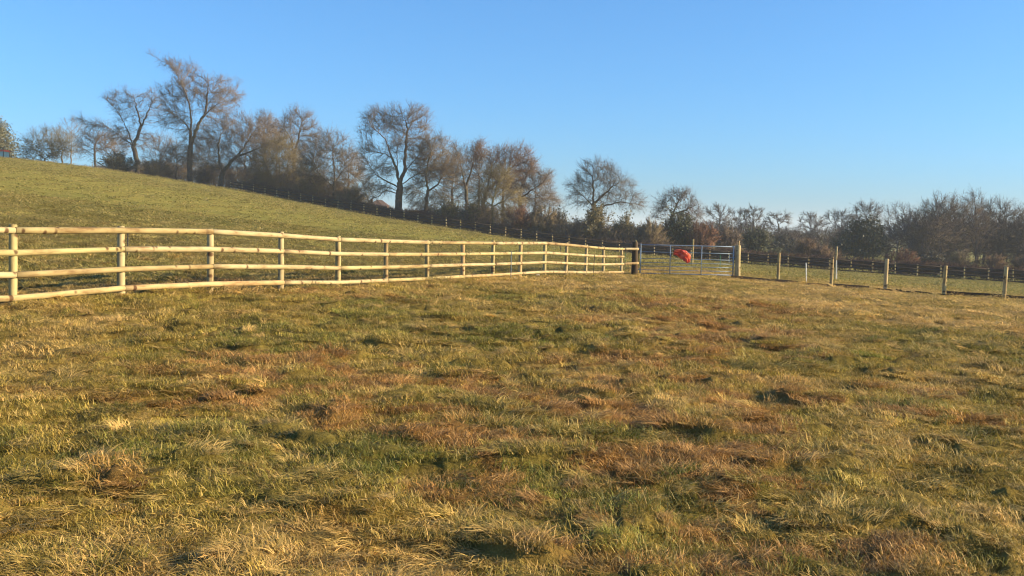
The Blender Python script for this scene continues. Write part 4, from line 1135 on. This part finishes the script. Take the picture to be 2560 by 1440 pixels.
thicket('hedgerow_scrub', 'brown bramble and scrub along the foot of the hedgerow trees', 6, 370, in_hedgerow, (.165, .125, .08), .022, 36)

# ------------------------------------------------------------------ grass: tufts of real blades set out over the field
def clump_mesh(seed, nb, radius, L, w, start, bend, spread, seg=3):
    """nb curved blades; local +X is the way they lie; start = first pitch (deg above ground), bend = total droop (deg)"""
    rng = np.random.default_rng(seed)
    a = rng.uniform(0, 6.283, nb); rr = radius * np.sqrt(rng.random(nb))
    base = np.stack([np.cos(a) * rr, np.sin(a) * rr, np.full(nb, -.02)], 1)
    head = rng.normal(0, spread, nb); ln = L * rng.uniform(.55, 1.2, nb)
    pit = np.radians(start + rng.normal(0, 12, nb)); bd = np.radians(bend * rng.uniform(.6, 1.25, nb))
    hx = np.stack([np.cos(head), np.sin(head), np.zeros(nb)], 1); sx = np.stack([-np.sin(head), np.cos(head), np.zeros(nb)], 1)
    tw = rng.uniform(-.9, .9, nb); up = np.array((0, 0, 1.0))
    wv = sx * np.cos(tw)[:, None] + up * np.sin(tw)[:, None] * .7
    p = base.copy(); rows = []
    for k_ in range(seg + 1):
        ww = w * (1 - .85 * (k_ / seg) ** 1.5) * .5
        rows.append(np.stack([p - wv * ww, p + wv * ww], 1))
        ang_ = np.maximum(pit - bd * (k_ + .5) / seg, np.radians(-12))
        p = p + (hx * np.cos(ang_)[:, None] + up * np.sin(ang_)[:, None]) * (ln / seg)[:, None]
        p[:, 2] = np.maximum(p[:, 2], .008)
    v = np.stack(rows, 1).reshape(-1, 3)
    o = (np.arange(nb) * 2 * (seg + 1))[:, None]; k_ = np.arange(seg)[None] * 2
    q = np.stack([o + k_, o + k_ + 1, o + k_ + 3, o + k_ + 2], -1).reshape(-1, 4)
    me = mesh_np('tuft', v, [q])
    at_ = me.attributes.new('blade', 'FLOAT', 'POINT'); at_.data.foreach_set('value', np.repeat(rng.random(nb), 2 * (seg + 1)).astype(np.float32))
    return me
def grass_mat():
    m, nt, b = new_mat('grass_blades')
    t = N(nt, 'ShaderNodeAttribute', attribute_name='tint', attribute_type='INSTANCER'); bl = N(nt, 'ShaderNodeAttribute', attribute_name='blade')
    rp = ramp(nt, [(0, (.42, .48, .36)), (.5, (1, 1, 1)), (1, (1.7, 1.5, 1.4))], bl.outputs['Fac'])
    c = mix(nt, t.outputs['Color'], rp.outputs[0], 1.0, 'MULTIPLY')
    st = ramp(nt, [(.72, (0, 0, 0)), (1, (.55, .55, .55))], bl.outputs['Fac'])
    c = mix(nt, c, tuple(PALE), st.outputs[0])
    nt.links.new(c, b.inputs['Base Color']); b.inputs['Roughness'].default_value = .55; b.inputs['Specular IOR Level'].default_value = .25
    tr = N(nt, 'ShaderNodeBsdfTranslucent'); nt.links.new(c, tr.inputs['Color'])
    mx = N(nt, 'ShaderNodeMixShader'); mx.inputs[0].default_value = .3
    nt.links.new(b.outputs[0], mx.inputs[1]); nt.links.new(tr.outputs[0], mx.inputs[2]); nt.links.new(mx.outputs[0], nt.nodes['Material Output'].inputs['Surface'])
    return m
M_GRASS = grass_mat()
tufts = bpy.data.collections.new('tufts')
def add_tuft(i, me):
    me.materials.append(M_GRASS); o = bpy.data.objects.new('tuft_%02d' % i, me); tufts.objects.link(o)
TI = 0
for s in range(5): add_tuft(TI, clump_mesh(200 + s, 90, .11, .165, .006, 32, 54, .65)); TI += 1       # 0-4 lodged long grass
for s in range(4): add_tuft(TI, clump_mesh(210 + s, 230, .22, .07, .006, 58, 55, 1.7, 2)); TI += 1     # 5-8 short turf
for s in range(2): add_tuft(TI, clump_mesh(220 + s, 34, .07, .11, .006, 72, 50, 1.5)); TI += 1         # 9-10 upright tufts
for s in range(3): add_tuft(TI, clump_mesh(230 + s, 120, .45, .13, .014, 45, 50, 1.2, 2)); TI += 1     # 11-13 middle distance
for s in range(3): add_tuft(TI, clump_mesh(240 + s, 110, 1.1, .11, .04, 38, 45, 1.3, 2)); TI += 1      # 14-16 far
rng = np.random.default_rng(2024)
def wedge(dens, r0, r1, half=R(40)):
    """evenly strewn places, dens per square metre"""
    st = 1 / math.sqrt(dens); w_ = r1 * math.sin(half)
    x, y = np.meshgrid(np.arange(-w_, w_, st), np.arange(r0 * math.cos(half), r1, st)); x, y = x.ravel(), y.ravel()
    x = x + rng.uniform(-.5, .5, x.shape) * st; y = y + rng.uniform(-.5, .5, y.shape) * st
    r = np.hypot(x, y); k_ = (r > r0) & (r < r1) & (np.abs(np.arctan2(x, y)) < half)
    return x[k_], y[k_]
PX, PY, PI_, PS, PT = [], [], [], [], []
def put(x, y, idx, sc, pal, keep=None):
    if keep is not None: x, y, idx, sc = x[keep], y[keep], idx[keep], sc[keep]
    PX.append(x); PY.append(y); PI_.append(idx); PS.append(sc); PT.append(pal(x, y))
def pal_turf(x, y): return sward_colour(x, y, .10, rng)
def pal_long(x, y):
    c = sward_colour(x, y, .10, rng); k_ = rng.uniform(.2, .9, len(x))[:, None]; ru = cover(x, y)[1][:, None]
    return c * (1 - k_) + k_ * (STRAW * (1 - .55 * ru) + RUST * .55 * ru)
def long_mask(x, y):
    dry, rust = cover(x, y)
    return rng.random(len(x)) < np.clip(.18 + 1.1 * sstep(.38, .62, fbm(x * .8, y * .8, 83, 3)) * .7 + .7 * rust, 0, 1)
for r0, r1, dt, dl, s0 in [(2.2, 6, 34, 70, .8), (6, 10, 26, 56, .92), (10, 17, 15, 30, 1.1), (17, 27, 8, 14, 1.4)]:
    x, y = wedge(dt, r0, r1); put(x, y, rng.integers(5, 9, len(x)), s0 * rng.uniform(.8, 1.2, len(x)), pal_turf)
    x, y = wedge(dl, r0, r1); put(x, y, rng.integers(0, 5, len(x)), s0 * rng.uniform(.5, 1.1, len(x)), pal_long, long_mask(x, y))
    x, y = wedge(dl * .2, r0, r1); put(x, y, rng.integers(9, 11, len(x)), s0 * rng.uniform(.6, 1.15, len(x)), pal_turf)
x, y = wedge(5, 16, 48); put(x, y, rng.integers(11, 14, len(x)), rng.uniform(.6, 1.15, len(x)), pal_turf)
x, y = wedge(1.0, 40, 138); k_ = y < far_line(x) + 3
put(x, y, rng.integers(14, 17, len(x)), rng.uniform(.5, 1.1, len(x)), pal_turf, k_)
PX, PY, PI_, PS, PT = map(np.concatenate, (PX, PY, PI_, PS, PT))
PZ = ground_z(PX, PY)
lie = 2.9 + 5.0 * (fbm(PX * .4, PY * .4, 91, 3) - .5) + 6.5 * (vnoise(PX * 2.2, PY * 2.2, 95) - .5) + rng.normal(0, .6, len(PX))
PT = PT * np.exp(rng.normal(0, 1, len(PX)) * np.where(np.hypot(PX, PY) < 40, .24, .07))[:, None]
rot = np.stack([rng.normal(0, .1, len(PX)), rng.normal(0, .1, len(PX)), lie], 1)
gm = bpy.data.meshes.new('grass'); gm.vertices.add(len(PX)); gm.vertices.foreach_set('co', np.stack([PX, PY, PZ], 1).astype(np.float32).ravel())
for nm, ty, key, data in (('spin', 'FLOAT_VECTOR', 'vector', rot), ('size', 'FLOAT', 'value', PS), ('kind_index', 'INT', 'value', PI_), ('tint', 'FLOAT_COLOR', 'color', np.concatenate([PT, np.ones((len(PT), 1))], 1))):
    a = gm.attributes.new(nm, ty, 'POINT'); a.data.foreach_set(key, np.asarray(data, np.int32 if ty == 'INT' else np.float32).ravel())
gm.update()
grass = link('grass', gm, None)
tag(grass, 'rough tussocky winter pasture grass, green and straw coloured', 'grass', kind='stuff')
ng = bpy.data.node_groups.new('scatter_tufts', 'GeometryNodeTree')
ng.interface.new_socket('Geometry', in_out='INPUT', socket_type='NodeSocketGeometry'); ng.interface.new_socket('Geometry', in_out='OUTPUT', socket_type='NodeSocketGeometry')
gi = ng.nodes.new('NodeGroupInput'); go = ng.nodes.new('NodeGroupOutput')
ci = ng.nodes.new('GeometryNodeCollectionInfo'); ci.inputs['Collection'].default_value = tufts; ci.inputs['Separate Children'].default_value = True; ci.inputs['Reset Children'].default_value = True
iop = ng.nodes.new('GeometryNodeInstanceOnPoints'); iop.inputs['Pick Instance'].default_value = True
def named(nm, dt):
    n = ng.nodes.new('GeometryNodeInputNamedAttribute'); n.data_type = dt; n.inputs['Name'].default_value = nm
    return next(s for s in n.outputs if s.enabled and s.name == 'Attribute')
ng.links.new(gi.outputs[0], iop.inputs['Points']); ng.links.new(ci.outputs[0], iop.inputs['Instance'])
ng.links.new(named('kind_index', 'INT'), iop.inputs['Instance Index']); ng.links.new(named('spin', 'FLOAT_VECTOR'), iop.inputs['Rotation']); ng.links.new(named('size', 'FLOAT'), iop.inputs['Scale'])
ng.links.new(iop.outputs[0], go.inputs[0])
grass.modifiers.new('scatter', 'NODES').node_group = ng


# ------------------------------------------------------------------ thin winter haze
hz = MB(); hz.box((0, 0, 9.5), (5200, 5200, 37))
haze = link('haze', hz.mesh('haze'), None)
hm = bpy.data.materials.new('thin_haze'); hm.use_nodes = True
for n_ in list(hm.node_tree.nodes): hm.node_tree.nodes.remove(n_)
ho = hm.node_tree.nodes.new('ShaderNodeOutputMaterial'); hv = hm.node_tree.nodes.new('ShaderNodeVolumePrincipled')
hv.inputs['Color'].default_value = (.80, .90, 1.0, 1); hv.inputs['Density'].default_value = .00042; hv.inputs['Anisotropy'].default_value = .0
hm.node_tree.links.new(hv.outputs[0], ho.inputs['Volume'])
haze.data.materials.append(hm)
tag(haze, 'thin pale blue winter haze over the fields', 'haze', kind='stuff')
